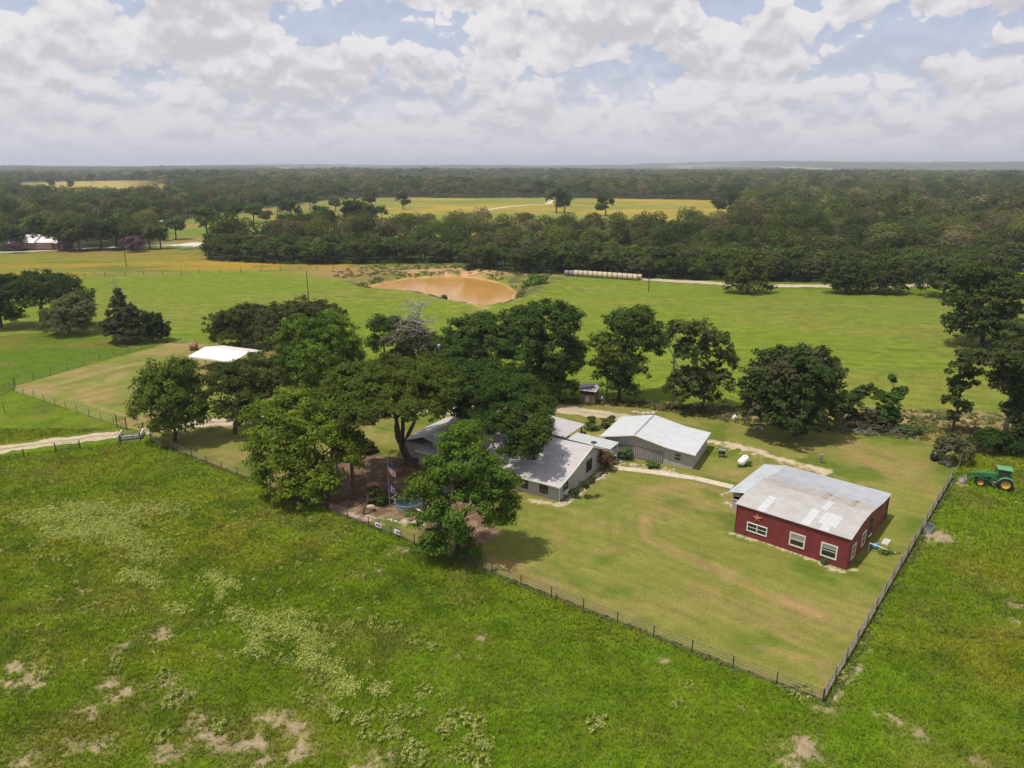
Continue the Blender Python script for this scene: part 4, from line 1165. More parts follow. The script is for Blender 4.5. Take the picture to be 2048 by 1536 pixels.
o = k.build('drain_pipe', M_WHITE); o.location = (a_[0], a_[1], .0); tag(o, 'thin white pipe slanting out from the side of the red barn', 'pipe')
k = MB(); k.lathe([(0.01, 0), (.26, 0), (.3, .3), (.24, .52), (.1, .6), (.01, .6)], 12); k.tube([(-.1, 0, .6), (0, 0, .72), (.1, 0, .6)], .03, 5); o = k.build('water_jug', mat('bright_blue_plastic', (.06, .27, .52), .4)); o.location = tuple(gp(1750, 1097)); tag(o, 'bright blue plastic container under the white pipe by the barn', 'container')
# black tubs and junk at the brush heap
for i, (u, v, s_, m_, lb) in enumerate([(1868, 920, .55, M_BLACK, 'largest black tub beside the grey brush heap'), (1880, 912, .5, M_BLACK, 'black tub lying behind the largest one at the brush heap'), (1896, 932, .33, M_STEEL, 'grey metal bucket nearest the end of the pipe fence'), (1888, 925, .4, M_STONE, 'pile of pale rubble bags between the tubs and bucket')]):
    k = MB()
    if i < 3:
        k.lathe([(.01, 0), (s_ * .85, 0), (s_, s_ * 1.1), (s_ * .93, s_ * 1.1), (s_ * .78, .08), (.01, .08)], 14)
    else:
        rr = random.Random(3)
        for j in range(7): stone(k, rr.uniform(-.8, .8), rr.uniform(-.3, .4), 0, rr.uniform(.2, .42), rr)
    o = k.build(['plastic_tub', 'plastic_tub', 'bucket', 'rubble_pile'][i], m_); o.location = tuple(gp(u, v)); o.rotation_euler = (0, .25 if i == 1 else 0, i)
    tag(o, lb, ['tub', 'tub', 'bucket', 'rubble'][i])
# bell-shaped white lamp / feeder and junk by the round oak
k = MB(); k.lathe([(.42, 0), (.38, .35), (.2, .62), (.05, .75), (.01, .76)], 14); k.tube([(0, 0, .7), (0, 0, .95)], .03, 5); o = k.build('feeder', mat('pinkish_white_plastic', (.68, .58, .56), .5)); o.location = tuple(gp(1469, 838)); tag(o, 'small white bell shaped feeder left of the round oak', 'feeder')
k = MB(); rr = random.Random(8)
for j in range(5): stone(k, rr.uniform(-.7, .7), rr.uniform(-.3, .3), 0, rr.uniform(.18, .34), rr)
k.tube([(-.9, 0, .3), (.9, .1, .35)], .06, 6); k.box(-.5, .4, -.2, .2, .35, .42); o = k.build('scrap_pile', mat('red_and_white_scrap', (.45, .38, .36), .7, var=.4)); o.location = tuple(gp(1515, 858)); tag(o, 'low pile of reddish white scrap in front of the round oak', 'scrap')
k = MB(); rr = random.Random(9)
for j in range(16): stone(k, rr.uniform(-1.8, 1.8), rr.uniform(-.7, .7), 0, rr.uniform(.2, .5), rr)
o = k.build('rock_pile', M_STONE); o.location = tuple(gp(1286, 826)); tag(o, 'heap of pale rocks behind the garage under the trees', 'rocks')
k = MB(); k.lathe([(.01, 0), (.25, 0), (.3, .7), (.24, .95), (.01, 1.0)], 12); k.tube([(-.3, 0, .2), (-.5, 0, 1.2)], .04, 5); o = k.build('bucket_stand', mat('pale_feed_bin', (.5, .46, .42), .6)); o.location = tuple(gp(1203, 804)); tag(o, 'pale narrow bin standing right of the wooden shed', 'bin')
k = MB(); k.box(-.13, .13, -.07, .07, 0, .9); k.box(-.3, .3, -.2, .2, .9, 1.25); o = k.build('utility_box', M_STEEL); o.location = tuple(gp(1660, 945) + C_(0, 3.0, 0)); tag(o, 'small pale utility box showing just behind the barn roof', 'box')
k = MB(); k.tube([(0, 0, 0), (0, 0, 1.9)], .03, 5); k.tube([(0, 0, 1.9), (0, 0, 2.0)], .05, 5); o = k.build('marker_pole', mat('pale_plastic_pole', (.5, .5, .48), .5)); o.location = tuple(gp(1107, 1199) + C_(.05, .15, 0)); tag(o, 'thin pale pole standing against the front pipe fence', 'pole')

# ------------------------------------------------------------------ garden in front of the house
P0 = gp(818, 1013)
pool = thing('stock_tank_pool', 'round galvanised stock tank pool of blue water under the front pecan', 'pool', P0)
k = MB(); k.lathe([(1.58, 0), (1.62, .35), (1.58, .70), (1.66, .76), (1.60, .78), (1.55, .70), (1.55, .1)], 32); k.build('shell', M_STEEL, pool)
k = MB(); k.lathe([(.001, .60), (1.555, .60)], 32); k.build('pool_water', mat('blue_pool_water', (.012, .04, .06), .3, var=.4, vs=1.5, bump=.02, bs=5, spec=.3), pool)
k = MB(); rr = random.Random(4)
A_ = gp(783, 1000); B_ = gp(868, 1038)
k.tube([(0, 0, .25), tuple((B_ - A_) * .45 + C_(0, 0, .3)), tuple((B_ - A_) + C_(0, 0, .22))], .09, 7); k.tube([(0, 0, .25), (.5, .9, .28), (.2, 1.6, .3)], .05, 6); k.tube([(.8, -.3, .25), (1.3, .5, .4), (1.6, -.2, .3)], .05, 6)
o = k.build('driftwood_log', mat('bleached_wood', (.62, .56, .50), .8, var=.15)); o.location = tuple(A_); tag(o, 'bleached white log edging the garden bed by the pool', 'log')
P0 = gp(780, 1016)
fl = thing('flagpole', 'slim flagpole beside the pool carrying two flags', 'flagpole', P0); hf = at(778, 923, P0[1])[2]
k = MB(); k.tube([(0, 0, 0), (0, 0, hf)], [.045, .03], 7); k.build('pole', M_STEEL, fl)
k = MB(); k.lathe([(.01, -.06), (.06, 0), (.01, .07)], 8, (0, 0, hf + .04)); k.build('finial', M_STEEL, fl)


def flag(ztop, w_, h_, kind, label, nm):
    n = 14; m_ = 13; vs = []; fs = []; mi = []
    for i in range(n + 1):
        for j in range(m_ + 1):
            s_ = i / n; t_ = j / m_
            x = .05 + s_ * w_ * .55; y = .14 * math.sin(s_ * 7 + t_ * 1.2) * s_ ** .4 + .05 * math.sin(t_ * 5)
            z = -t_ * h_ * (1 - .12 * s_) - s_ * w_ * .62
            vs.append((x, y, z))
    for i in range(n):
        for j in range(m_):
            fs.append((i * (m_ + 1) + j, (i + 1) * (m_ + 1) + j, (i + 1) * (m_ + 1) + j + 1, i * (m_ + 1) + j + 1))
            if kind == 'stripes': mi.append(2 if (i < n * .4 and j < 7) else (0 if j % 2 == 0 else 1))
            else: mi.append(2 if i < n * .35 else (1 if j < m_ * .2 else (2 if (i * 3 + j) % 5 else 1)))
    me = bpy.data.meshes.new(nm); me.from_pydata(vs, [], fs)
    for mm in (mat('flag_red', (.45, .03, .05), .8), mat('flag_white', (.72, .70, .70), .8), mat('flag_blue', (.04, .05, .22), .8)): me.materials.append(mm)
    me.polygons.foreach_set('material_index', mi)
    o = link(nm, me); sm = o.modifiers.new('thickness', 'SOLIDIFY'); sm.thickness = .012
    o.location = (float(P0[0]), float(P0[1]), ztop); o.rotation_euler = (0, 0, -.4); tag(o, label, 'flag')
flag(hf - .08, 1.6, 1.0, 'stripes', 'flag with red and white stripes drooping from the top of the flagpole', 'flag')
flag(hf - 2.5, 1.3, .85, 'blue', 'drooping blue and white flag on the lower half of the flagpole', 'flag')


def banner(u, v, label, mir):
    P = gp(u, v + 8); t = thing('banner', label, 'banner', P, math.atan2(*(corner - gp(303, 884))[[1, 0]]))
    k = MB(); k.box(-.42, .42, -.085, -.07, .55, 1.14, 0); k.box(-.43, .43, -.09, -.065, 1.13, 1.17, 1); k.build('cloth', [mat('flag_white', 0), M_BLACKMET], t)
    k = MB()
    for (x0, z0, w_, h_) in ((-.3, .66, .2, .22), (-.12, .72, .26, .14), (.12, .62, .2, .26), (-.05, .9, .3, .07)):
        k.box(x0 * mir, x0 * mir + w_, -.0925, -.0862, z0, z0 + h_)
    k.build('emblem', mat('maroon_print', (.26, .03, .08), .7) if mir > 0 else mat('navy_print', (.10, .04, .16), .7), t)


banner(758, 1055, 'white banner with maroon print tied to the pipe fence, left of the pair', 1)
banner(796, 1069, 'white banner with dark purple print tied to the pipe fence, right of the pair', -1)


def birdbath(u, v, label, m, r=.5, h=.75):
    k = MB(); k.lathe([(.2, 0), (.12, .1), (.08, h * .5), (.12, h - .1), (r, h), (r * 1.05, h + .06), (r * .9, h + .05), (.02, h + .01)], 18); o = k.build('birdbath', m); o.location = tuple(gp(u, v)); tag(o, label, 'birdbath')


birdbath(747, 977, 'wide reddish birdbath bowl on the brown mulch under the oak', mat('terracotta', (.40, .20, .15), .8), .8, .45)
birdbath(742, 1022, 'small pale birdbath beside the leaning stump near the fence', M_STONE, .42, .55)
k = MB(); k.tube([(0, 0, 0), (.15, .3, .7), (.5, .8, 1.6), (.55, 1.0, 2.6)], [.16, .12, .08, .04], 7); k.tube([(.3, .5, 1.1), (.9, .6, 1.9)], [.06, .03], 5); o = k.build('small_tree_trunk', M_BARK); o.location = tuple(gp(726, 1030)); tag(o, 'bare leaning little trunk at the bend of the garden bed by the fence', 'tree')
# stone edging of the beds
rr = random.Random(12)
for nm, lb, pts, sz in (('stone_edging', 'curved row of pale stones round the garden bed by the fence', [(775, 1040), (800, 1046), (840, 1046), (860, 1040), (880, 1030)], .2),
                        ('stone_edging', 'loose pale stones along the gable end of the farmhouse', [(1120, 1010), (1140, 1000), (1170, 975), (1205, 955), (1218, 940)], .22),
                        ('stone_edging', 'loose pale stones in the bed before the garage wall', [(1232, 905), (1240, 930), (1290, 932), (1350, 940)], .22),
                        ('stone_edging', 'pale stones edging the bed left of the pool', [(720, 1030), (745, 1035), (770, 1040)], .17)):
    k = MB(); p0 = gp(*pts[0]); W_ = [gp(*p) for p in pts]
    for i in range(len(W_) - 1):
        n = int(np.linalg.norm(W_[i + 1] - W_[i]) / (sz * 1.9)) + 1
        for j in range(n):
            if rr.random() < .25 and sz > .2: continue
            p = W_[i] + (W_[i + 1] - W_[i]) * j / n - p0; stone(k, p[0] + rr.uniform(-.1, .1) * (3 if sz > .2 else 1), p[1] + rr.uniform(-.1, .1) * (3 if sz > .2 else 1), 0, sz * rr.uniform(.7, 1.25), rr)
    o = k.build(nm, M_STONE); o.location = tuple(p0); tag(o, lb, 'stones')
# swing / teal chair in the pecan's shade
k = MB(); k.box(-.3, .3, -.28, .28, .38, .44); k.box(-.3, .3, .26, .32, .44, 1.0)
for x in (-.27, .27):
    for y in (-.25, .25): k.box(x - .03, x + .03, y - .03, y + .03, 0, .38)
    k.box(x - .04, x + .04, -.3, .3, .62, .66)
o = k.build('garden_chair', mat('teal_plastic', (.04, .22, .27), .5)); o.location = tuple(gp(885, 990)); o.rotation_euler = (0, 0, .6); tag(o, 'teal garden chair in the shade beside the pool', 'chair')

# ------------------------------------------------------------------ tractor
TA = gp(2014, 982); TB = gp(1958, 972)
hd = TB - TA
trac = thing('tractor', 'green farm tractor with glass cab, yellow wheels and front loader', 'tractor', (TA + C_(.1, .75, 0)), math.atan2(hd[1], hd[0]))
# local x = forward, y = left of the tractor
G1 = mat('tractor_green', (.03, .145, .04), .45, var=.08, spec=.5); G2 = mat('faded_tractor_green', (.10, .27, .13), .45, var=.08)
YL = mat('wheel_yellow', (.55, .33, .03), .45, var=.08); TY = mat('tyre_rubber', (.022, .021, .021), .85, var=.3)
WB = 2.55


def wheel(x, y, r, w_, label=None):
    k = MB(); sgn = 1 if y > 0 else -1
    k.lathe([(r * .60, -w_ * .42), (r * .72, -w_ * .5), (r * .93, -w_ * .48), (r * .98, -w_ * .3), (r * .985, 0), (r * .98, w_ * .3), (r * .93, w_ * .48), (r * .72, w_ * .5), (r * .60, w_ * .42)], 28, (x, y, r), 'y')
    nl = 20
    for i in range(nl):
        for sd_ in (-1, 1):
            a = 2 * PI * (i + (.5 if sd_ > 0 else 0)) / nl
            p = [(x + r * .96 * math.cos(a), y + sd_ * w_ * .05, r + r * .96 * math.sin(a)), (x + r * .95 * math.cos(a + .16), y + sd_ * w_ * .49, r + r * .95 * math.sin(a + .16))]
            k.beam(p[0], p[1], .055, r * .085, 0, up=(math.cos(a), 0, math.sin(a)))
    t = k.build('tyre', TY)
    k = MB()
    k.lathe([(r * .62, sgn * w_ * .40), (r * .58, sgn * w_ * .44), (r * .50, sgn * w_ * .30), (r * .30, sgn * w_ * .16), (r * .16, sgn * w_ * .2), (.01, sgn * w_ * .24)], 24, (x, y, r), 'y')
    k.lathe([(r * .61, -w_ * .4), (r * .61, w_ * .4)], 24, (x, y, r), 'y')
    return t, k


def add_wheel(x, y, r, w_):
    t, k = wheel(x, y, r, w_)
    e = link('wheel', None, trac); t.parent = e
    k.build('rim', YL, e)


for y in (-.78, .78): add_wheel(0, y, .80, .46)
for y in (-.75, .75): add_wheel(WB, y, .52, .32)
k = MB(); k.prism([(.95, 1.0), (3.15, .95), (3.3, 1.1), (3.32, 1.42), (3.1, 1.62), (.95, 1.80)], 'y', -.36, .36); k.prism([(.95, 1.78), (3.08, 1.60), (3.0, 1.68), (.95, 1.87)], 'y', -.27, .27); k.build('hood', G1, trac, bevel=.04)
k = MB(); k.box(3.321, 3.34, -.28, .28, 1.1, 1.42); k.box(1.5, 2.9, -.372, -.362, 1.12, 1.4); k.box(1.5, 2.9, .362, .372, 1.12, 1.4); k.build('grille', M_BLACK, trac)
k = MB(); k.box(3.31, 3.35, -.34, -.2, 1.44, 1.54); k.build('headlight', M_STEEL, trac); k = MB(); k.box(3.31, 3.35, .2, .34, 1.44, 1.54); k.build('headlight', M_STEEL, trac)
k = MB(); k.box(-.3, 3.0, -.22, .22, .55, .98); k.tube([(WB, -.75, .52), (WB, .75, .52)], .09, 8); k.tube([(0, -.78, .8), (0, .78, .8)], .14, 8); k.build('chassis', M_BLACKMET, trac)
cb = link('cab', None, trac)
k = MB()
for (x0, x1) in ((-.35, -.28), (.92, .99)):
    for y in (-.68, .61): k.box(x0, x1, y, y + .07, 1.15, 2.52)
for y in (-.68, .61): k.box(-.28, .92, y, y + .07, 1.1, 1.2); k.box(-.28, .92, y, y + .07, 2.45, 2.52)
k.box(-.35, .99, -.62, .62, 1.05, 1.12); k.build('cab_frame', G1, cb)
k = MB(); k.box(-.27, .91, -.655, -.645, 1.2, 2.45); k.box(-.27, .91, .645, .655, 1.2, 2.45); k.box(.95, .96, -.6, .6, 1.2, 2.45); k.box(-.33, -.32, -.6, .6, 1.3, 2.45); k.build('cab_window', mat('cab_glass', (.03, .045, .04), .08, spec=.6), cb)
k = MB(); k.box(-.52, 1.12, -.76, .76, 2.52, 2.66); k.build('cab_roof', G2, cb, bevel=.07)
for s_ in (-1, 1):
    k = MB(); n = 10; pr = []
    for i in range(n + 1): a = R(15) + R(150) * i / n; pr.append((math.cos(a) * .9, .80 + math.sin(a) * .9))
    for i in range(n):
        p, q_ = pr[i], pr[i + 1]; m_ = lambda r0, pp: (pp[0] * r0, .8 + (pp[1] - .8) * r0)
        k.prism([p, q_, m_(.95, q_), m_(.95, p)], 'y', s_ * .56, s_ * 1.02)
    k.build('fender', G2, trac)
k = MB(); k.tube([(1.15, -.30, 1.5), (1.15, -.30, 2.45)], .045, 7); k.build('exhaust', M_BLACK, trac)
k = MB()
for s_ in (-1, 1):
    k.box(1.35, 1.55, s_ * .52 - .06, s_ * .52 + .06, .6, 1.55)
    k.beam((1.45, s_ * .52, 1.5), (3.2, s_ * .52, 1.15), .09, .16); k.beam((3.2, s_ * .52, 1.15), (4.05, s_ * .52, .35), .09, .16); k.beam((1.5, s_ * .52, .85), (2.9, s_ * .52, 1.05), .06, .06)
k.tube([(3.3, -.52, 1.05), (3.3, .52, 1.05)], .06, 7); k.build('loader_arm', G1, trac)
k = MB(); k.prism([(4.0, .05), (4.75, .05), (4.7, .1), (4.12, .12), (4.06, .62), (4.0, .62)], 'y', -.95, .95); k.prism([(4.0, .05), (4.75, .05), (4.06, .62)], 'y', -.95, -.91); k.prism([(4.0, .05), (4.75, .05), (4.06, .62)], 'y', .91, .95); k.build('loader_bucket', mat('worn_grey_steel', (.28, .25, .23), .6, var=.3), trac)
k = MB()
for i in range(3): k.box(.95, 1.3, .62, .9, .45 + i * .22, .48 + i * .22)
k.box(.95, .99, .62, .66, .4, 1.1); k.box(1.26, 1.3, .62, .66, .4, 1.1); k.build('step', M_STEEL, trac)
M_RI = mat('faded_red_steel', (.30, .035, .035), .6, var=.25)
imp = thing('disc_harrow', 'faded red farm implement behind the tractor at the right edge', 'farm implement', TA + C_(.0, .4, 0) - hd / np.linalg.norm(hd) * 1.9, math.atan2(hd[1], hd[0]) + PI)
k = MB(); k.beam((0, 0, .7), (2.4, 0, .7), .12, .12)
for x in (.2, 1.2, 2.3): k.beam((x, -1.1, .55), (x, 1.1, .55), .1, .1)
for y in (-1.05, 1.05, 0): k.beam((.2, y, .55), (2.3, y, .55), .1, .1)
k.beam((.1, -.4, .55), (.1, 0, 1.25), .08, .08); k.beam((.1, .4, .55), (.1, 0, 1.25), .08, .08); k.beam((.1, 0, 1.25), (2.2, 0, .6), .07, .07); k.build('frame', M_RI, imp)
for x in (.45, 1.75):
    k = MB()
    for i in range(9): k.lathe([(.01, -.012), (.26, 0), (.01, .012)], 14, (x, -1.0 + i * .25, .27), 'y')
    k.tube([(x, -1.05, .27), (x, 1.05, .27)], .03, 5); k.build('disc_gang', M_BLACKMET, imp)
# far left country house
FH = gp(22, 498)
fh = thing('country_house', 'far brick house with a bright white roof at the left edge', 'house', FH, -.05)
w = MB(); w.box(0, 20, 0, 10, 0, 2.9); w.box(20, 25, 1, 8, 0, 2.7); w.build('wall', mat('brown_brick', (.25, .13, .10), .9, var=.15), fh)
r = MB(); r.prism([(-.7, 2.9), (10.7, 2.9), (5, 6.2)], 'x', -.6, 12.0); r.prism([(0.5, 2.95), (9.8, 2.95), (5, 5.2)], 'x', 12, 20.5); r.prism([(.6, 2.7), (8.6, 2.7), (4.5, 4.4)], 'x', 20.5, 25.5); r.build('roof', mat('glaring_white_roof', (.58, .56, .58), .5, var=.1, vs=.3), fh)
for x in (3, 8, 14.5): window(fh, (x, 0, 1.6), 1.6, 1.2, 'y-', M_WHITE, bars=(2, 1))
for i, (u, v, W_, h_, d_, lb) in enumerate([(143, 336, 60, 12, 30, 'tiny white building on the far left horizon'), (300, 446, 8, 2.6, 5, 'low cream shed in the far orchard clearing'), (318, 447, 5, 2.2, 4, 'small brown shed in the far orchard clearing'),
                                            (870, 350, 26, 8, 14, 'far white farm building left of centre in the woods'), (905, 351, 34, 7, 14, 'far long pale farm building in the woods'), (795, 330, 30, 9, 20, 'tiny pale roof on the far central ridge'),
                                            (1000, 331, 40, 9, 20, 'tiny pale buildings on the far ridge near the centre'), (1760, 331, 60, 12, 20, 'tan buildings on the hill slope at the right horizon'), (1935, 334, 50, 14, 20, 'tan building low on the hill at the far right'),
                                            (1148, 386, 10, 4, 6, 'small pale shed by the track opening beyond the yellow field')]):
    P = gp(u, v); z = float(height(np.array([P[0]]), np.array([P[1]]))[0]); 
    up_ = 9 if P[1] > 1200 else 0
    t = thing('farm_building', lb, 'building', (P[0], P[1], z + up_ * .5), 0)
    k = MB(); k.box(-W_ / 2, W_ / 2, 0, d_, -up_, h_ * .6); k.build('wall', M_CREAM if i != 2 else M_WOOD, t)
    k = MB(); k.prism([(-.3, h_ * .6), (d_ + .3, h_ * .6), (d_ / 2, h_)], 'x', -W_ / 2 - .3, W_ / 2 + .3); k.build('roof', M_WHITE if i < 6 else M_CREAM, t)
# radio mast on the horizon
for u, h_, lb in ((1462, 110, 'thin radio mast on the horizon right of centre'), (651, 70, 'thin radio mast on the horizon left of centre')):
    P = gp(u, 336); t = thing('radio_mast', lb, 'mast', (P[0], P[1], 0))
    k = MB(); k.tube([(0, 0, 0), (0, 0, h_)], [1.1, .8], 4); k.build('mast', M_STEEL, t)
#PART3
# ------------------------------------------------------------------ trees
def noise3(P, seed):
    return vnoise(P[:, 0] + P[:, 2] * .7, P[:, 1] - P[:, 2] * .6, seed) 


def leaf_cards(C, N, size, rng, aspect=1.6):
    """quads at centres C facing roughly N (n,3)"""
    n = len(C)
    N = N + rng.normal(0, .42, (n, 3)); N /= np.linalg.norm(N, axis=1)[:, None] + 1e-9
    A = np.cross(N, rng.normal(0, 1, (n, 3))); A /= np.linalg.norm(A, axis=1)[:, None] + 1e-9
    B = np.cross(N, A)
    s = size * rng.uniform(.65, 1.35, (n, 1)); A = A * s * aspect * .5; B = B * s * .5
    V = np.stack([C - A, C - B * .9 + A * .1, C + A, C + B * .9 + A * .1], 1)   # leaf-shaped diamond
    return V.reshape(-1, 3), np.arange(4 * n).reshape(n, 4)


def crown_points(lobes, clump_r, per_clump, rng, cover=1.0, flat=.75):
    Cs = []; Ns = []; Ks = []
    for (cx_, cy_, cz_, rx, ry, rz) in lobes:
        area = 4 * PI * ((rx * ry) ** 1.6 / 3 + (rx * rz) ** 1.6 / 3 + (ry * rz) ** 1.6 / 3) ** (1 / 1.6)
        n = max(4, int(cover * area / (PI * clump_r ** 2) * .92))
        D = rng.normal(0, 1, (n, 3)); D /= np.linalg.norm(D, axis=1)[:, None]
        D[:, 2] = np.where(D[:, 2] < -.45, -D[:, 2], D[:, 2])
        rad = 1 - rng.random(n) ** 2 * .55
        lump = 1 + (noise3(D * 2.2 + cx_, 3) - .5) * .55
        cc = D * (rad * lump)[:, None] * np.array([rx, ry, rz]) * (1 - clump_r * .3 / max(rx, clump_r)) + np.array([cx_, cy_, cz_])
        cr = clump_r * rng.uniform(.65, 1.35, n)
        m = np.maximum(3, (per_clump * (cr / clump_r) ** 2).astype(int)); tot = m.sum()
        ci = np.repeat(np.arange(n), m)
        L = rng.normal(0, 1, (tot, 3)); L /= np.linalg.norm(L, axis=1)[:, None]
        L *= (rng.random((tot, 1)) ** .45); off = L * cr[ci][:, None] * np.array([1, 1, flat])
        Cs.append(cc[ci] + off)
        Ns.append(off / cr[ci][:, None] * .9 + D[ci] * .55 + np.array([0, 0, .45]))
        Ks.append(rng.normal(0, 1, n)[ci] * .10 + 1 + rng.normal(0, .10, tot))
    return np.concatenate(Cs), np.concatenate(Ns), np.concatenate(Ks)


def crown_mesh(name, lobes, col, rng, leaf=.27, clump=.8, per=26, cover=1.0, hue=None, flat=.75):
    C, N, K = crown_points(lobes, clump, per, rng, cover, flat)
    V, Fq = leaf_cards(C, N, leaf, rng)
    col = np.array(col) * C_(1.36, 1.24, 1.25)
    if hue is not None: hue = np.array(hue) * C_(1.36, 1.24, 1.25)
    c = np.array(col)[None, :] * K[:, None]
    if hue is not None:
        h_ = sstep(.45, .7, fbm(C[:, 0] / 2.4, C[:, 2] / 2.4 + C[:, 1] / 3, 77, 3))
        c = c * (1 - h_[:, None]) + np.array(hue)[None, :] * K[:, None] * h_[:, None]
    return mesh_np(name, V, Fq, LEAF, np.repeat(np.clip(c, .003, 1), 4, 0))


def limb(mb, a, b_, r0, r1, rng, bend=.12, n=5):
    a = np.array(a, float); b_ = np.array(b_, float); L = np.linalg.norm(b_ - a); pts = []; rr = []
    off = rng.normal(0, 1, 3) * L * bend; off[2] = abs(off[2]) * .5
    for i in range(n + 1):
        t = i / n; p = a + (b_ - a) * t + off * math.sin(PI * t) + (rng.normal(0, 1, 3) * L * .012 if 0 < i < n else 0)
        pts.append(p); rr.append(r0 + (r1 - r0) * t ** .8)
    mb.tube(pts, rr, 7, cap=True); return pts


def trunk_obj(t, lobes, tr, rng, fork=.35, m=M_BARK, lean=(0, 0), twigs=5, flare=True):
    mb = MB()
    cz = np.mean([l[2] for l in lobes]); cxm = np.mean([l[0] for l in lobes]); cym = np.mean([l[1] for l in lobes])
    top = np.array([cxm * .35 + lean[0], cym * .35 + lean[1], cz * fork * 1.2])
    base = np.array([0, 0, -.15])
    mb.tube([base, base + C_(0, 0, .35), top * .5 + C_(rng.normal() * .1, rng.normal() * .1, 0), top], [tr * (1.5 if flare else 1), tr * 1.1, tr * .92, tr * .8], 9)
    mains = []
    order = sorted(range(len(lobes)), key=lambda q: -lobes[q][3])
    for q in order:
        x, y, z, rx, ry, rz = lobes[q]; e = C_(x, y, z - rz * .15)
        if len(mains) < 4 or len(lobes) < 6:
            pts = limb(mb, top, e, tr * .60, tr * .14, rng, .14, 6); mains.append(pts)
        else:
            cand = [p for mm in mains for p in mm[2:5]]; s0 = min(cand, key=lambda p: np.linalg.norm(p - e)); pts = limb(mb, s0, e, tr * .30, tr * .08, rng, .12, 6)
        for k in range(twigs):
            s0 = pts[rng.integers(2, 6)]; d = rng.normal(0, 1, 3); d /= np.linalg.norm(d); d[2] = abs(d[2]) * .7 - .1
            limb(mb, s0, C_(x, y, z) + d * C_(rx, ry, rz) * .8, tr * .16, tr * .04, rng, .1, 4)
    mb.build('trunk', m, t)


BRIGHT = (0.125, 0.185, 0.022); MIDG = (0.076, 0.118, 0.018); DARKG = (0.056, 0.078, 0.020); OLIVE = (0.085, 0.095, 0.028); LIVE = (0.062, 0.092, 0.016)


def tree(name, label, base, lobes, col=MIDG, leaf=.24, clump=.88, per=50, cover=1.0, tr=.3, fork=.4, seed=1, hue=None, group=None, m=M_BARK, twigs=5, cat='tree', yb=None, flat=.60, lean=(0, 0), depthf=1.0):
    """base = photo pixel of the trunk foot; lobes (u, v, ru, rv, dy): photo-measured crown masses, turned into metres at their own distance"""
    rng = np.random.default_rng(seed)
    P = gp(*base)
    z0 = float(height(np.array([P[0]]), np.array([P[1]]))[0]); P = C_(P[0], P[1], z0)
    t = thing(name, label, cat, P, 0, group)
    LL = []
    for l in lobes:
        u, v, ru, rv = l[:4]; dy = l[4] if len(l) > 4 else 0
        c_ = at(u, v, P[1] + dy); k = mpp(P[1] + dy, c_[2])
        rx = ru * k * 1.10; rz = rv * k * 1.08; LL.append((c_[0] - P[0], dy, c_[2] - z0, rx, (rx * .6 + rz * .5) * depthf, rz))
    crown = link('crown', crown_mesh('crown', LL, col, rng, leaf, clump, per, cover, hue, flat), t)
    trunk_obj(t, LL, tr, rng, fork, m, lean, twigs)
    return t


# yard trees, left to right
tree('pecan_tree', 'round dark green pecan beside the cattle guard and driveway', (350, 882), [(338, 800, 62, 60), (375, 785, 45, 50, 1), (320, 770, 40, 38), (355, 745, 36, 26, 0), (392, 830, 26, 34, -1), (300, 815, 34, 42), (345, 845, 48, 26, -1), (335, 850, 30, 26, -2)], MIDG, seed=11, tr=.26, fork=.35, cover=1.15, hue=(.05, .085, .018))
tree('oak_tree', 'brownish green oak between the round pecan and the tall bright tree', (470, 868), [(475, 798, 52, 46), (505, 748, 50, 38, 1), (445, 770, 38, 38), (520, 800, 40, 46, -1), (455, 748, 32, 18, 2), (545, 762, 28, 36, 0), (480, 830, 40, 26, -1)], (.058, .082, .022), seed=12, tr=.28, cover=1.1, hue=(.070, .075, .026))
tree('pecan_tree', 'tall bright green tree rising behind the centre of the yard', (625, 835), [(640, 715, 75, 55), (590, 740, 45, 50, -1), (680, 690, 48, 60, 2), (610, 665, 46, 32, 1), (660, 640, 34, 20, 2), (575, 690, 34, 30, 1), (690, 740, 38, 45, 0), (560, 760, 36, 46, -2), (650, 780, 55, 36, -2)], (.085, .145, .022), seed=13, tr=.35, cover=1.05, hue=(.05, .10, .018))
tree('live_oak', 'dark evergreen oak mass directly behind the white carport', (478, 694), [(480, 650, 54, 38), (450, 660, 32, 30), (505, 632, 36, 24, 2), (470, 676, 50, 22, -2), (520, 660, 36, 32), (535, 645, 30, 28, 1)], DARKG, seed=14, tr=.3, fork=.3, leaf=.28, hue=(.05, .075, .02))
tree('live_oak', 'broad dusky oak crown behind the tall bright tree', (600, 722), [(570, 640, 50, 34, 2), (620, 630, 50, 30, 3), (655, 628, 38, 24, 4), (560, 680, 46, 40), (610, 680, 60, 44, 1), (668, 660, 28, 30, 3)], (.050, .066, .024), seed=15, tr=.3, fork=.3, leaf=.28, hue=(.068, .075, .03))
tree('pecan_tree', 'bright feathery pecan overhanging the front fence left of the flagpole', (655, 995), [(600, 850, 70, 50, 1), (560, 880, 60, 50), (640, 880, 60, 55), (530, 835, 48, 36, 2), (590, 800, 40, 24, 3), (620, 940, 66, 44, -1), (560, 935, 46, 38, -1), (525, 905, 34, 46, 0), (670, 820, 38, 40, 2), (690, 900, 34, 50, 0), (600, 985, 55, 26, -2), (650, 970, 46, 30, -2), (530, 960, 30, 26, 0)],
     BRIGHT, seed=16, tr=.3, cover=.95, leaf=.22, clump=.85, per=60, hue=(.088, .138, .020))
tree('pecan_tree', 'slim dark trunk with sparse foliage left of the birdbath', (709, 999), [(700, 905, 30, 34, 1), (680, 880, 30, 26, 1), (715, 880, 24, 24, 2)], MIDG, seed=17, tr=.25, fork=.75, twigs=3, cover=.8)
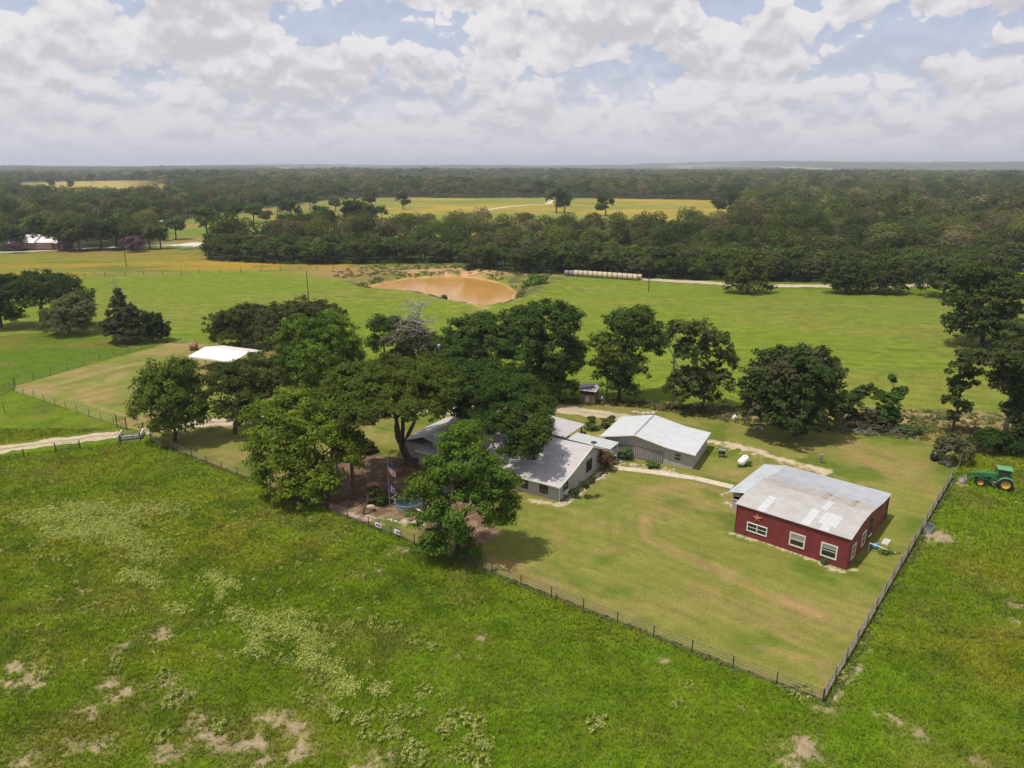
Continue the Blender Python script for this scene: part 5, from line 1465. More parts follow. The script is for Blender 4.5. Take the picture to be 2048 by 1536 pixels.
tree('live_oak', 'huge spreading live oak with forked bare limbs over the mulch bed', (820, 930), [(760, 790, 72, 42, -5), (700, 800, 55, 36, -7), (830, 785, 66, 44, -3), (780, 745, 60, 26, 3), (850, 745, 50, 30, 3), (675, 775, 38, 34, -2), (720, 828, 50, 24, -11), (885, 795, 40, 46, -3), (740, 760, 50, 30, 0), (690, 832, 36, 22, -9), (790, 822, 54, 22, -10), (850, 822, 42, 20, -8), (650, 815, 40, 36, -7), (790, 768, 82, 44, -2), (720, 765, 60, 36, -3), (860, 760, 60, 34, 0)],
     LIVE, seed=18, tr=.55, fork=.24, cover=1.15, leaf=.21, clump=.75, per=62, twigs=6, hue=(.062, .10, .020), flat=.6)
tree('live_oak', 'dark live oak overhanging the farmhouse roof from behind', (965, 900), [(960, 790, 75, 46, -1), (1020, 800, 60, 44, -4), (920, 770, 50, 38, 1), (900, 810, 40, 34, -1), (1060, 830, 42, 36, -8), (980, 750, 60, 26, 3), (1040, 775, 48, 28, 0), (1085, 850, 24, 34, -11), (1000, 850, 52, 26, -9), (1050, 885, 42, 30, -12), (920, 745, 36, 22, 3), (950, 835, 44, 24, -5), (1092, 815, 20, 24, -6), (1035, 905, 36, 18, -12), (1070, 870, 34, 24, -14)],
     (.036, .070, .015), seed=19, tr=.45, fork=.35, cover=1.2, leaf=.21, clump=.75, per=62, twigs=5, hue=(.052, .088, .018), flat=.6)
tree('pecan_tree', 'bright green pecan in front of the farmhouse reaching over the pipe fence', (915, 1108), [(935, 920, 58, 50, 0), (975, 965, 52, 50, 0), (880, 960, 52, 50, 0), (930, 870, 42, 32, 1), (1010, 985, 36, 40, 0), (840, 985, 34, 30, 0), (930, 1010, 70, 46, -1), (995, 1035, 34, 28, -1), (870, 1035, 40, 28, -1), (900, 1075, 50, 40, -1.5), (860, 1095, 30, 22, -1.5), (945, 1105, 24, 16, -1), (1018, 965, 24, 24, 1), (905, 885, 30, 30, 0), (1020, 1010, 22, 26, 0)],
     (.078, .145, .024), seed=20, tr=.30, cover=.95, leaf=.20, clump=.80, per=74, twigs=5, hue=(.084, .132, .020))
# row behind the houses
tree('oak_tree', 'slender upright tree in the row behind the yard, left of the dead tree', (771, 724), [(768, 652, 22, 22), (752, 655, 18, 18), (785, 650, 16, 18), (762, 685, 24, 16), (748, 690, 16, 20, 1)], (.055, .095, .022), seed=21, tr=.2, fork=.6, cover=1.0, leaf=.27)
tree('oak_tree', 'dull grey green tree draped in moss beside the dead snag', (810, 735), [(800, 690, 34, 36), (825, 680, 34, 36, 1), (845, 705, 30, 32, 0), (790, 720, 30, 24, -1), (870, 715, 26, 26, 1), (820, 655, 24, 20, 2), (860, 690, 22, 30)], (.095, .105, .055), seed=22, tr=.25, cover=.95, leaf=.32, hue=(.05, .085, .022))
tree('oak_tree', 'dark oak in the row left of the wooden shed, leftmost of its mass', (925, 800), [(930, 665, 34, 34, 2), (905, 690, 30, 36, 2), (950, 650, 36, 22, 3), (940, 710, 46, 40, 0), (985, 690, 40, 50, 1), (900, 730, 34, 36, -1), (970, 640, 24, 16, 4), (960, 750, 44, 30, -2)], (.040, .078, .018), seed=23, tr=.3, leaf=.27, hue=(.055, .09, .02), cover=1.1)
tree('oak_tree', 'tallest oak in the row behind the farmhouse', (1050, 805), [(1050, 655, 48, 38, 2), (1090, 640, 40, 32, 3), (1130, 650, 36, 40, 2), (1040, 710, 55, 46, 0), (1110, 700, 50, 48, 1), (1125, 618, 28, 16, 4), (1060, 625, 34, 16, 4), (1050, 760, 46, 30, -1), (1010, 680, 34, 36, 1)], (.042, .080, .018), seed=24, tr=.38, leaf=.27, hue=(.030, .062, .015), cover=1.1)
tree('oak_tree', 'leafy oak close behind the wooden shed', (1120, 800), [(1130, 735, 44, 34, 0), (1100, 755, 42, 30, -1), (1150, 705, 28, 26, 1), (1120, 775, 46, 20, -1), (1085, 730, 30, 26, 1)], (.052, .095, .020), seed=25, tr=.25, leaf=.27)
tree('oak_tree', 'tall two lobed oak with a yellowish clump right of the shed', (1238, 800), [(1265, 645, 48, 30, 1), (1290, 680, 40, 44, 1), (1240, 660, 36, 34, 1), (1235, 715, 42, 38, 0), (1220, 750, 38, 34, 0), (1260, 740, 34, 34, 0), (1240, 780, 40, 22, -1), (1200, 690, 24, 28, 0), (1310, 690, 22, 30, 1)], (.043, .080, .018), seed=26, tr=.33, leaf=.26, hue=(.055, .095, .022), cover=1.1)
tree('small_oak', 'small yellow green sapling crown in front of the two lobed oak', (1212, 803), [(1212, 690, 15, 14, -1), (1228, 700, 16, 14, -1), (1205, 725, 20, 22, 0)], (.135, .165, .020), seed=27, tr=.14, fork=.8, twigs=3)
tree('oak_tree', 'open leggy oak with sky gaps, behind the right end of the garage', (1405, 822), [(1400, 665, 30, 22, 0), (1370, 660, 30, 18, 0), (1430, 690, 38, 30, 1), (1385, 710, 36, 34, 0), (1450, 725, 26, 26, 1), (1395, 760, 42, 34, 0), (1435, 765, 30, 30, 0), (1360, 770, 24, 30, 0), (1390, 795, 46, 22, -1)], (.070, .092, .030), seed=28, tr=.24, leaf=.30, clump=.6, per=20, cover=.9, hue=(.045, .08, .02))
tree('oak_tree', 'thin pale trunked tree at the left foot of the leggy oak', (1343, 820), [(1350, 655, 15, 12), (1338, 672, 12, 10), (1358, 700, 14, 16), (1350, 760, 16, 18), (1334, 778, 10, 8)], (.060, .085, .028), seed=29, tr=.17, fork=.8, leaf=.3, clump=.5, per=20, m=M_BARK_GREY)
tree('oak_tree', 'dense rounded oak right of the garage, wider than tall', (1590, 872), [(1590, 760, 70, 55, 0), (1540, 770, 52, 50, 0), (1640, 765, 46, 52, 0), (1560, 720, 44, 26, 1), (1620, 715, 44, 22, 1), (1580, 820, 74, 42, -1), (1640, 820, 40, 36, -1), (1520, 820, 34, 36, 0), (1590, 850, 40, 20, -2), (1660, 740, 22, 20), (1500, 795, 20, 24)], (.040, .072, .019), seed=30, tr=.34, leaf=.32, clump=.7, per=28, cover=1.1, hue=(.068, .075, .035), fork=.3)
tree('oak_tree', 'low side branch tree reaching right from the dense rounded oak', (1685, 852), [(1700, 800, 30, 20, 0), (1735, 788, 24, 16, 0), (1680, 815, 26, 20, 0), (1705, 830, 12, 14)], (.048, .075, .022), seed=31, tr=.14, fork=.7, leaf=.3, clump=.55, per=22)
tree('vine_snag', 'leaning stump smothered in green vines above the brush heap', (1775, 858), [(1783, 758, 9, 12, 0), (1795, 790, 18, 14, 0), (1782, 805, 18, 20, 0), (1770, 830, 22, 22, 0), (1788, 845, 14, 20), (1805, 778, 9, 6)], (.050, .10, .020), seed=32, tr=.16, fork=.9, leaf=.28, clump=.45, per=22)
tree('oak_tree', 'thin upright tree with leafy column left of the big right hand oak', (1903, 868), [(1930, 710, 20, 12), (1920, 735, 22, 18), (1935, 760, 20, 16), (1918, 775, 18, 20), (1905, 800, 16, 18), (1925, 815, 18, 14), (1907, 835, 12, 16), (1950, 745, 14, 10)], (.060, .085, .026), seed=33, tr=.18, fork=.85, leaf=.3, clump=.5, per=20)
tree('oak_tree', 'large oak with pale bare trunk at the right edge above the tractor', (2002, 893), [(1985, 725, 42, 26, 0), (2030, 740, 46, 34, 0), (2060, 780, 50, 50, 0), (2010, 775, 30, 26), (1955, 720, 26, 16), (2040, 700, 34, 16, 2), (2075, 840, 40, 50, -1), (2030, 820, 24, 30)], (.046, .072, .022), seed=34, tr=.3, fork=.75, leaf=.3, m=M_BARK_GREY, hue=(.070, .075, .035))
tree('shrub', 'dark shrub thicket at the foot of the pale trunked oak', (1990, 905), [(1980, 885, 34, 20), (2020, 890, 36, 22), (2050, 880, 34, 26), (2060, 905, 30, 18)], (.032, .062, .015), seed=35, tr=.07, fork=.3, leaf=.3, cat='shrub', twigs=3)
tree('live_oak', 'big layered oak in the hay field at the right edge', (1965, 690), [(1960, 560, 60, 34, 2), (1985, 600, 58, 46, 0), (1935, 610, 40, 30, 0), (1910, 640, 30, 14, 0), (1960, 650, 56, 32, -1), (2010, 640, 34, 40, 0), (1990, 670, 46, 18, -2), (1915, 660, 20, 10), (2025, 580, 30, 34, 1)], (.044, .070, .020), seed=36, tr=.5, fork=.4, leaf=.42, clump=1.0, per=26, hue=(.065, .088, .028))
tree('live_oak', 'pale green oak edge cut off by the right border, above the trunked oak', (2070, 715), [(2060, 665, 46, 24), (2035, 680, 30, 20), (2080, 690, 40, 26)], (.060, .095, .026), seed=37, tr=.3, leaf=.28)
# field trees in front of the woods
tree('live_oak', 'dark oak standing alone in front of the white farm track', (1495, 586), [(1495, 535, 32, 34, 2), (1520, 548, 26, 26, 1), (1475, 560, 26, 22, 0), (1500, 570, 36, 14, -1), (1450, 577, 10, 6), (1535, 574, 14, 8)], DARKG, seed=38, tr=.45, leaf=.5, clump=1.2, per=22, fork=.3)
tree('live_oak', 'left half of the twin oaks at the middle of the white track', (1692, 586), [(1692, 545, 36, 34, 0), (1670, 560, 24, 22), (1715, 560, 24, 24, 0), (1695, 575, 34, 12, -1)], (.045, .072, .022), seed=39, tr=.4, leaf=.5, clump=1.2, per=22, fork=.3)
tree('live_oak', 'right half of the twin oaks at the middle of the white track', (1770, 586), [(1765, 545, 36, 36, 1), (1790, 555, 28, 26), (1745, 560, 24, 22), (1770, 574, 44, 11, -1)], DARKG, seed=40, tr=.4, leaf=.5, clump=1.2, per=22, fork=.3)
tree('live_oak', 'broad oak behind the layered oak at the right', (1885, 594), [(1885, 545, 42, 30, 2), (1865, 570, 26, 22, 0), (1910, 570, 34, 24, 0), (1930, 540, 34, 26, 4)], (.048, .072, .022), seed=41, tr=.4, leaf=.5, clump=1.2, per=22, fork=.3)
tree('live_oak', 'big spreading live oak with a visible trunk at the left of the field', (84, 656), [(90, 575, 60, 30, 1), (140, 590, 40, 26, 1), (45, 590, 36, 28, 0), (95, 600, 52, 22, 0), (60, 560, 34, 14, 2), (120, 560, 34, 14, 2), (165, 600, 20, 18, 0)], (.038, .066, .018), seed=42, tr=.42, fork=.7, leaf=.28, clump=.85, per=28, cover=1.15)
tree('live_oak', 'oak cut off by the left border beside the big spreading one', (2, 655), [(5, 600, 36, 44, 0), (-30, 590, 40, 44, 0), (20, 630, 26, 26, -1), (15, 565, 22, 16, 1)], (.034, .06, .017), seed=43, tr=.42, fork=.6, leaf=.28)
tree('elm_tree', 'pale grey green bushy tree right of the big spreading oak', (138, 668), [(140, 620, 42, 28, 0), (115, 635, 28, 26), (165, 625, 24, 22), (135, 648, 40, 20, -1), (150, 600, 26, 16, 1)], (.105, .125, .055), seed=44, tr=.25, fork=.35, leaf=.27, hue=(.05, .08, .025))
tree('cedar_tree', 'conical cedar with a bare grey leaning top in the left field', (248, 684), [(237, 603, 13, 14, 0), (234, 586, 7, 12), (242, 618, 22, 14), (248, 634, 30, 17), (250, 650, 37, 19), (252, 668, 40, 16, -1), (228, 658, 22, 22)], (.062, .076, .036), seed=45, tr=.25, fork=.6, leaf=.32, clump=.6, per=26, hue=(.075, .078, .05))
tree('cedar_tree', 'dark round cedar touching the right side of the conical one', (305, 683), [(300, 640, 20, 18), (312, 655, 24, 20), (295, 665, 24, 18), (318, 668, 18, 14)], (.030, .052, .016), seed=46, tr=.2, fork=.4, leaf=.32, clump=.6, per=28)
tree('willow_shrub', 'bright green shrub clump on the right bank of the pond', (1068, 578), [(1060, 570, 14, 10), (1078, 562, 16, 9, 2), (1070, 556, 10, 8, 3), (1090, 556, 10, 6, 4)], (.085, .150, .035), seed=47, tr=.06, leaf=.4, clump=.7, per=20, cat='shrub', twigs=2)
tree('cedar_shrub', 'small dark cedar on the near bank of the pond', (888, 603), [(888, 596, 6.5, 6.5), (885, 600, 6, 4)], (.035, .07, .018), seed=48, tr=.06, leaf=.35, clump=.5, per=24, cat='shrub', twigs=2)
tree('cedar_shrub', 'small dark shrub between the pond bushes and the bales', (1068, 551), [(1068, 546, 5, 6)], (.035, .07, .018), seed=49, tr=.06, leaf=.4, clump=.6, per=24, cat='shrub', twigs=2)
# shrubs and garden plants
for i, (u, v, lb, lobes, col) in enumerate([
        (1912, 925, 'grey green tangled brush heap beside the black tubs', [(1895, 898, 26, 24), (1920, 905, 24, 26), (1880, 905, 16, 16), (1905, 880, 20, 12)], (.10, .105, .06)),
        (1745, 860, 'low tangled brush at the foot of the vine covered stump', [(1750, 845, 26, 18), (1725, 850, 16, 12), (1775, 858, 26, 12), (1740, 830, 12, 12)], (.085, .080, .045)),
        (1826, 870, 'green weeds in the dry strip right of the vine snag', [(1815, 860, 12, 9), (1832, 862, 12, 10)], (.07, .12, .03)),
        (755, 1005, 'dark leafy bush at the foot of the flagpole', [(758, 1000, 20, 18), (748, 985, 12, 12), (770, 1012, 18, 12), (758, 1022, 22, 9)], (.05, .085, .018)),
        (1244, 918, 'bright small shrub against the left of the garage front wall', [(1252, 905, 10, 13), (1246, 912, 11, 8)], (.075, .13, .04)),
        (1308, 935, 'low round shrub in the bed before the garage', [(1306, 930, 12, 7), (1314, 933, 8, 6)], (.07, .11, .03)),
        (1215, 940, 'reddish brown shrub at the house end of the footpath', [(1214, 918, 14, 14), (1218, 932, 12, 10), (1208, 908, 8, 10)], (.12, .085, .04)),
        (1190, 860, 'green garden shrub beside the porch posts', [(1183, 855, 12, 9), (1190, 862, 10, 7)], (.055, .10, .03)),
        (1212, 855, 'feathery olive shrub left of the garage roof corner', [(1212, 848, 13, 12), (1222, 842, 9, 11), (1200, 856, 8, 7)], (.10, .12, .04)),
        (1168, 873, 'low dull shrub under the edge of the breezeway roof', [(1166, 868, 9, 6)], (.09, .10, .04)),
        (850, 1038, 'leafy plants along the right end of the garden bed', [(850, 1028, 12, 9), (838, 1032, 9, 7)], (.07, .13, .03)),
        (830, 1030, 'small bright plants in the garden bed by the pool', [(820, 1030, 14, 6), (795, 1035, 12, 5)], (.09, .16, .03)),
        (730, 905, 'small palm like tree with drooping leaves under the live oak', [(733, 893, 20, 11), (722, 885, 12, 9), (745, 900, 10, 9)], (.045, .062, .022)),
        (1150, 995, 'low dark plants along the gable wall of the farmhouse', [(1148, 985, 9, 8), (1165, 970, 9, 8), (1180, 960, 8, 7)], (.05, .075, .025)),
        (1185, 845, 'slim garden shrub behind the porch roof', [(1182, 838, 8, 7)], (.08, .11, .03)),
        (1800, 1108, 'trail of bright weeds between the white pipe and the fence', [(1770, 1105, 12, 4), (1790, 1112, 12, 4)], (.09, .16, .03)),
        (1745, 1075, 'little weed tuft against the side wall of the barn', [(1752, 1088, 5, 3)], (.07, .12, .03)),
        (1648, 1128, 'small dark weed at the foot of the barn front wall', [(1648, 1122, 4, 4)], (.05, .09, .03)),
        (1488, 932, 'bright green weeds growing round the feet of the propane tank', [(1482, 930, 10, 3.5), (1494, 927, 8, 3.5)], (.06, .13, .02)),
]):
    tree('shrub', lb, (u, v), lobes, col, leaf=.2, clump=.35, per=22 if i else 15, cover=1.0 if i else .7, tr=.04, fork=.3, seed=80 + i, cat='shrub', twigs=2)

# dead tree and bare tops
def dead_tree(label, base, top, spread, seed, n=26, r0=.22, name='dead_tree', m=M_BARK_GREY, dy=0):
    rng = np.random.default_rng(seed); P = gp(*base); t = thing(name, label, 'tree', P)
    tp_ = at(top[0], top[1], P[1] + dy) - P; mb = MB()
    main = limb(mb, (0, 0, -.1), tp_, r0, r0 * .12, rng, .04, 9)
    mb.build('trunk', m, t); mb = MB(); k = mpp(P[1]) * spread
    for i in range(n):
        s_ = main[rng.integers(3, 9)]; a = rng.uniform(0, 2 * PI); ln_ = k * rng.uniform(.35, 1.0); e = s_ + C_(math.cos(a) * ln_, math.sin(a) * ln_ * .7, rng.uniform(-.15, .5) * ln_)
        pts = limb(mb, s_, e, r0 * .28, r0 * .06, rng, .18, 5)
        for j in range(4):
            s2 = pts[rng.integers(2, 5)]; e2 = s2 + rng.normal(0, 1, 3) * ln_ * .28 + C_(0, 0, .1 * ln_); limb(mb, s2, e2, r0 * .11, r0 * .03, rng, .15, 3)
    mb.build('branches', m, t)
    return t


dead_tree('bare grey dead tree rising among the row behind the yard', (848, 738), (838, 592), 52, 5, 46, .42, m=mat('bleached_branches', (0.30, 0.27, 0.25), .9, var=.2))
dead_tree('bare grey snapped cedar spire behind the conical cedar', (240, 684), (227, 555), 20, 6, 26, .24, name='dead_cedar')
dead_tree('broken leaning dead trunk and branches in the brush heap', (1752, 862), (1744, 812), 18, 7, 14, .2, name='dead_snag')
o = MB(); rr_ = np.random.default_rng(3)
for i in range(60):
    a = rr_.normal(0, 1, 3) * C_(2.2, 1.0, .25) + C_(0, 0, .5); b_ = a + rr_.normal(0, 1, 3) * C_(1.1, .8, .5); a[2] = max(a[2], .05); b_[2] = max(b_[2], .05); o.tube([a, b_], [.045, .015], 4)
o = o.build('brush_pile', M_BARK_GREY); o.location = tuple(gp(1735, 866)); tag(o, 'pile of cut grey brush along the back edge of the lawn', 'brush')

# ------------------------------------------------------------------ woods: edge trees as individuals
protos = []
for i in range(7):
    rng = np.random.default_rng(200 + i)
    lob = [(0, 0, 5.4, 3.4, 3.2, 2.6)]
    for k_ in range(6):
        a = rng.uniform(0, 2 * PI); rr = rng.uniform(1.6, 2.9); lob.append((rr * math.cos(a), rr * math.sin(a), rng.uniform(3.0, 6.8), rng.uniform(1.5, 2.4), rng.uniform(1.5, 2.4), rng.uniform(1.2, 1.9)))
    col = [(.040, .066, .018), (.050, .086, .020), (.056, .076, .024), (.036, .060, .016), (.070, .096, .026), (.060, .108, .022), (.072, .082, .034)][i]
    protos.append((lob, crown_mesh('crown', lob, col, rng, .55, 1.1, 15, 1.0, (.055, .075, .025)), col))
pt = []


def forest_tree(x, y, sc, ry_, label, group, i, name='oak_tree'):
    z = float(height(np.array([x]), np.array([y]))[0])
    lob, me_, col = protos[i]
    if len(pt) <= i or pt[i] is None:
        while len(pt) <= i: pt.append(None)
        t = thing(name, label, 'tree', (x, y, z), ry_, group); link('crown', me_, t); trunk_obj(t, lob, .26, np.random.default_rng(i), .5, twigs=1)
        t.scale = (sc, sc, sc); pt[i] = t; return t
    return dup(pt[i], (x, y, z), ry_, sc, label, group)


for i in range(7): pt.append(None)
rng = np.random.default_rng(77)
placed = []
SEG = [(-200, 60, 'dark oak at the far left edge of the woods beyond the flower meadow', 'trees on the left edge of the woods'),
       (412, 690, 'dark oak in the hedge line of woods left of the pond', 'trees in the hedge line left of the pond'),
       (690, 932, 'dark oak on the edge of the woods straight behind the pond', 'trees on the woods edge behind the pond'),
       (932, 1130, 'dark oak on the edge of the woods between pond and hay bales', 'trees on the woods edge between pond and bales'),
       (1130, 1300, 'dark oak on the edge of the woods directly behind the hay bales', 'trees on the woods edge behind the bales'),
       (1300, 1700, 'dark oak on the edge of the woods behind the white farm track', 'trees on the woods edge behind the farm track'),
       (1700, 2100, 'dark oak on the edge of the woods behind the twin oaks and right edge', 'trees on the right woods edge')]
fu = [p[0] for p in FRONT]; fv = [p[1] for p in FRONT]
u = 415.0
while u < 2090:
    for row in range(3):
        uu = u + rng.uniform(-6, 6) + row * 6; vv = np.interp(uu, fu, fv) - row * 6.5 - rng.uniform(0, 3)
        P = gp(uu, vv); lb = next((s_ for s_ in SEG if s_[0] <= uu < s_[1]), SEG[-1])
        if in_poly(np.array([uu]), np.array([vv]), CLEAR_A)[0]: continue
        forest_tree(P[0], P[1], rng.uniform(.8, 1.2) * (.92 if row == 0 else 1.05), rng.uniform(0, 6), lb[2], lb[3], int(rng.integers(0, 7)))
        placed.append((P[0], P[1]))
    u += 26.5
# left roadside trees, one by one
LT = [(20, 499, 1.0, 3, 'dark round tree by the white roofed house at the left edge', 0), (75, 492, 1.35, 5, 'bright green tree rising behind the white roofed house', 1), (118, 500, 1.15, 0, 'roadside oak just right of the white roofed house', 0),
      (160, 501, 1.2, 2, 'olive roadside oak, second right of the white roofed house', 0), (200, 499, 1.2, 3, 'roadside oak left of the meadow utility pole', 0), (232, 493, 1.25, 0, 'tall roadside oak behind the meadow utility pole', 0),
      (300, 497, .95, 6, 'greyish small roadside tree right of the purple blossom tree', 0), (322, 496, .9, 1, 'roadside tree with forked trunk right of the purple blossom tree', 0), (352, 478, 1.0, 5, 'round bright tree alone in the clearing above the gravel patch', 1),
      (415, 470, 1.35, 1, 'large round tree at the left front of the orchard', 1), (467, 452, 1.25, 1, 'second large tree of the orchard front row', 1), (508, 448, 1.1, 5, 'bright green tree in the middle of the orchard', 1), (535, 452, .8, 4, 'small pale tree in the orchard grass', 1),
      (585, 446, 1.3, 1, 'broad tree at the right of the orchard', 1), (643, 446, .95, 5, 'lone small tree beyond the hedge line', 1), (555, 425, 1.1, 0, 'dark tree at the back of the orchard', 1), (620, 420, 1.1, 5, 'bright back row tree of the orchard', 1), (480, 425, 1.0, 6, 'dusky tree at the back left of the orchard', 1),
      (745, 420, 1.2, 4, 'olive tree at the left end of the yellow field', 1), (806, 420, 1.15, 0, 'dark round tree at the near left of the yellow field', 1), (765, 442, .8, 1, 'small dark bush like tree below the yellow field', 0), (690, 398, 1.2, 0, 'tree on the far side of the orchard clearing', 1),
      (1112, 428, 1.5, 0, 'left of two dark trees standing in the yellow field', 1), (1128, 428, 1.35, 3, 'right of two dark trees standing in the yellow field', 1), (1212, 434, 1.25, 0, 'single dark tree at the near edge of the yellow field', 1),
      (1435, 432, 1.1, 2, 'small dark tree at the right corner of the yellow field', 0), (1455, 430, 1.5, 0, 'taller dark tree at the right corner of the yellow field', 0),
      (655, 470, 1.2, 3, 'dark tree rising behind the hedge line of woods', 1), (700, 462, 1.5, 0, 'tallest dark tree behind the hedge line of woods', 1), (735, 455, 1.2, 2, 'olive tree at the right end behind the hedge line', 1), (610, 470, 1.0, 5, 'bright tree peeping over the hedge line', 1), (570, 478, 1.1, 1, 'green tree just behind the middle of the hedge line', 1), (672, 425, .9, 4, 'olive tree near the back of the orchard clearing', 1), (600, 408, 1.0, 3, 'dark tree on the back edge of the orchard', 1), (525, 416, 1.0, 0, 'dark back row tree left of the orchard middle', 1), (440, 432, .9, 2, 'small olive tree at the back left corner of the orchard', 1),
      (100, 376, 1.3, 0, 'dark tree in the far left tan clearing', 1), (145, 378, 1.1, 0, 'small tree in the far left tan clearing', 1), (185, 372, 1.3, 2, 'tree dividing the far left tan clearing', 1)]
for (uu, vv, sc, i, lb, _) in LT:
    P = gp(uu, vv); sc = sc * (1.45 if vv > 440 else 1.55); forest_tree(P[0], P[1], sc, uu % 6, lb, None, i); placed.append((P[0], P[1]))
# purple crape myrtles
for (uu, vv, s_, lb) in ((266, 503, 1.2, 'purple flowering tree by the roadside right of the meadow pole'), (28, 504, .8, 'purple flowering tree in front of the white roofed house')):
    tree('crape_myrtle', lb, (uu, vv), [(uu, vv - 16 * s_, 15 * s_, 9 * s_), (uu - 8, vv - 10, 10 * s_, 8 * s_), (uu + 8 * s_, vv - 11 * s_, 9 * s_, 8 * s_)], (.14, .075, .12), leaf=.5, clump=.9, per=22, tr=.15, seed=int(uu), hue=(.06, .07, .03))
# ------------------------------------------------------------------ woodland mass (uncountable): many leafy clumps in one mesh
def woodland(name, label, y0, y1, spacing, unit, nclump, quad, hgt, spread, seed, mult=1.0, jit=.8):
    rng = np.random.default_rng(seed)
    W_ = y1 * .82 + 60
    ax = np.arange(-W_, W_, spacing); ay = np.arange(y0, y1, spacing)
    A, B = np.meshgrid(ax, ay); a = A.ravel() + rng.uniform(-jit, jit, A.size) * spacing * .5; b = B.ravel() + rng.uniform(-jit, jit, A.size) * spacing * .5
    u_, v_, f_ = to_px(a, b)
    jn = (fbm(a / 25, b / 25, 5) - .5) * 26 * 250 / b
    k = forest_px(u_ + jn, v_ + (fbm(a / 30, b / 30, 15) - .5) * 4 * 250 / b) & (f_ > 0) & (u_ > -180) & (u_ < 2230) & (b > y0) & (b < y1) & (fbm(a / 38, b / 60, 67, 3) < .70)
    a, b = a[k], b[k]
    if placed:
        Pp = np.array(placed); keep = np.ones(len(a), bool)
        for p in Pp: keep &= (a - p[0]) ** 2 + (b - p[1]) ** 2 > (spacing * .75) ** 2
        # keep the road side in front of the edge trees clear
        a, b = a[keep], b[keep]
    n = len(a); z0 = height(a, b)
    sp = rng.integers(0, 6, n); pal = np.array([(.040, .064, .020), (.048, .078, .022), (.060, .074, .028), (.030, .050, .016), (.074, .090, .028), (.084, .084, .046)])
    reg = fbm(a / 120, b / 160, 65)
    base = pal[sp] * C_(1.52, 1.36, 1.15) * mult * (.62 + .76 * reg)[:, None] * np.clip(rng.normal(1, .2, n), .55, 1.6)[:, None]
    big = rng.random(n) < .16; sc = np.where(big, rng.uniform(1.35, 1.75, n), rng.uniform(.5, 1.2, n)) * (.8 + .45 * fbm(a / 35, b / 35, 68)) * (1 + .25 * (fbm(a / 60, b / 60, 66) - .5))
    dead = rng.random(n) < .018; base[dead] = C_(.17, .155, .13)
    cnt = np.maximum(6, (nclump * sc ** 1.6 * np.where(dead, .3, 1)).astype(int)); ti = np.repeat(np.arange(n), cnt); m = len(ti)
    D = rng.normal(0, 1, (m, 3)); D /= np.linalg.norm(D, axis=1)[:, None]; D[:, 2] = np.where(D[:, 2] < -.2, -D[:, 2], D[:, 2])
    lump = 1 + (vnoise(D[:, 0] * 1.7 + ti * 3.1, D[:, 1] * 1.7 + D[:, 2] * 1.9, 8) - .5) * .6
    C = np.stack([a[ti], b[ti], z0[ti] + hgt * .62 * sc[ti]], 1) + D * np.array([spread * .94, spread * .94, hgt * .40]) * (sc[ti] * lump * (1 - rng.random(m) ** 2 * .35))[:, None]
    V, Fq = leaf_cards(C, D * 1.3 + np.array([0, 0, .25]), quad, rng, 1.35)
    c = base[ti] * np.clip(1 + rng.normal(0, .16, m), .5, 1.6)[:, None]
    o = link(name, mesh_np(name, V, Fq, LEAF, np.repeat(np.clip(c, .003, 1), 4, 0)))
    o['kind'] = 'stuff'; o['label'] = label; o['category'] = 'woods'
    print(name, n, m)
    return o


woodland('woodland', 'dense dark oak woods filling the middle distance behind the field', 238, 430, 7.2, 1, 420, .58, 9.0, 3.9, 301)
woodland('far_woodland', 'wooded land stretching beyond the yellow field', 430, 1000, 8.6, 1, 110, 1.2, 10, 4.5, 302)
woodland('distant_woodland', 'distant woods fading toward the horizon', 1000, 2600, 14, 1, 36, 3.0, 11, 7.5, 303)
# horizon woods: bumpy canopy land from 2.4 km outwards
ys2 = 2400 * 1.012 ** np.arange(0, 165); xs2 = np.linspace(-1, 1, 520)
A = xs2[None, :] * ys2[:, None] * .9; B = np.repeat(ys2[:, None], 520, 1)
rng = np.random.default_rng(9)
A = A + rng.uniform(-3, 3, A.shape); hh = height(A, B)
u_, v_, f_ = to_px(A, B); fo = forest_px(u_, v_)
clr = (fbm(A / 500, B / 900, 95, 4) > .60)
cz = np.where(clr, .5, 6 + 7 * rng.random(A.shape) + 3 * fbm(A / 60, B / 60, 93))
cc = np.where(clr[..., None], C_(.15, .16, .07), C_(.042, .058, .024) * (.7 + .6 * rng.random(A.shape))[..., None] * (.7 + .6 * fbm(A / 300, B / 500, 94))[..., None])
cc = np.where((clr & (fbm(A / 200, B / 300, 97) > .6))[..., None], C_(.30, .27, .17), cc)
n_, m_ = A.shape; ii = np.arange(n_ * m_).reshape(n_, m_)
o = link('horizon_woods', mesh_np('horizon_woods', np.stack([A.ravel(), B.ravel(), (hh + cz).ravel()], 1), np.stack([ii[:-1, :-1], ii[:-1, 1:], ii[1:, 1:], ii[1:, :-1]], -1).reshape(-1, 4), attr_mat('canopy', .95), cc.reshape(-1, 3)))
o['kind'] = 'stuff'; o['label'] = 'low wooded ridges along the horizon'; o['category'] = 'woods'

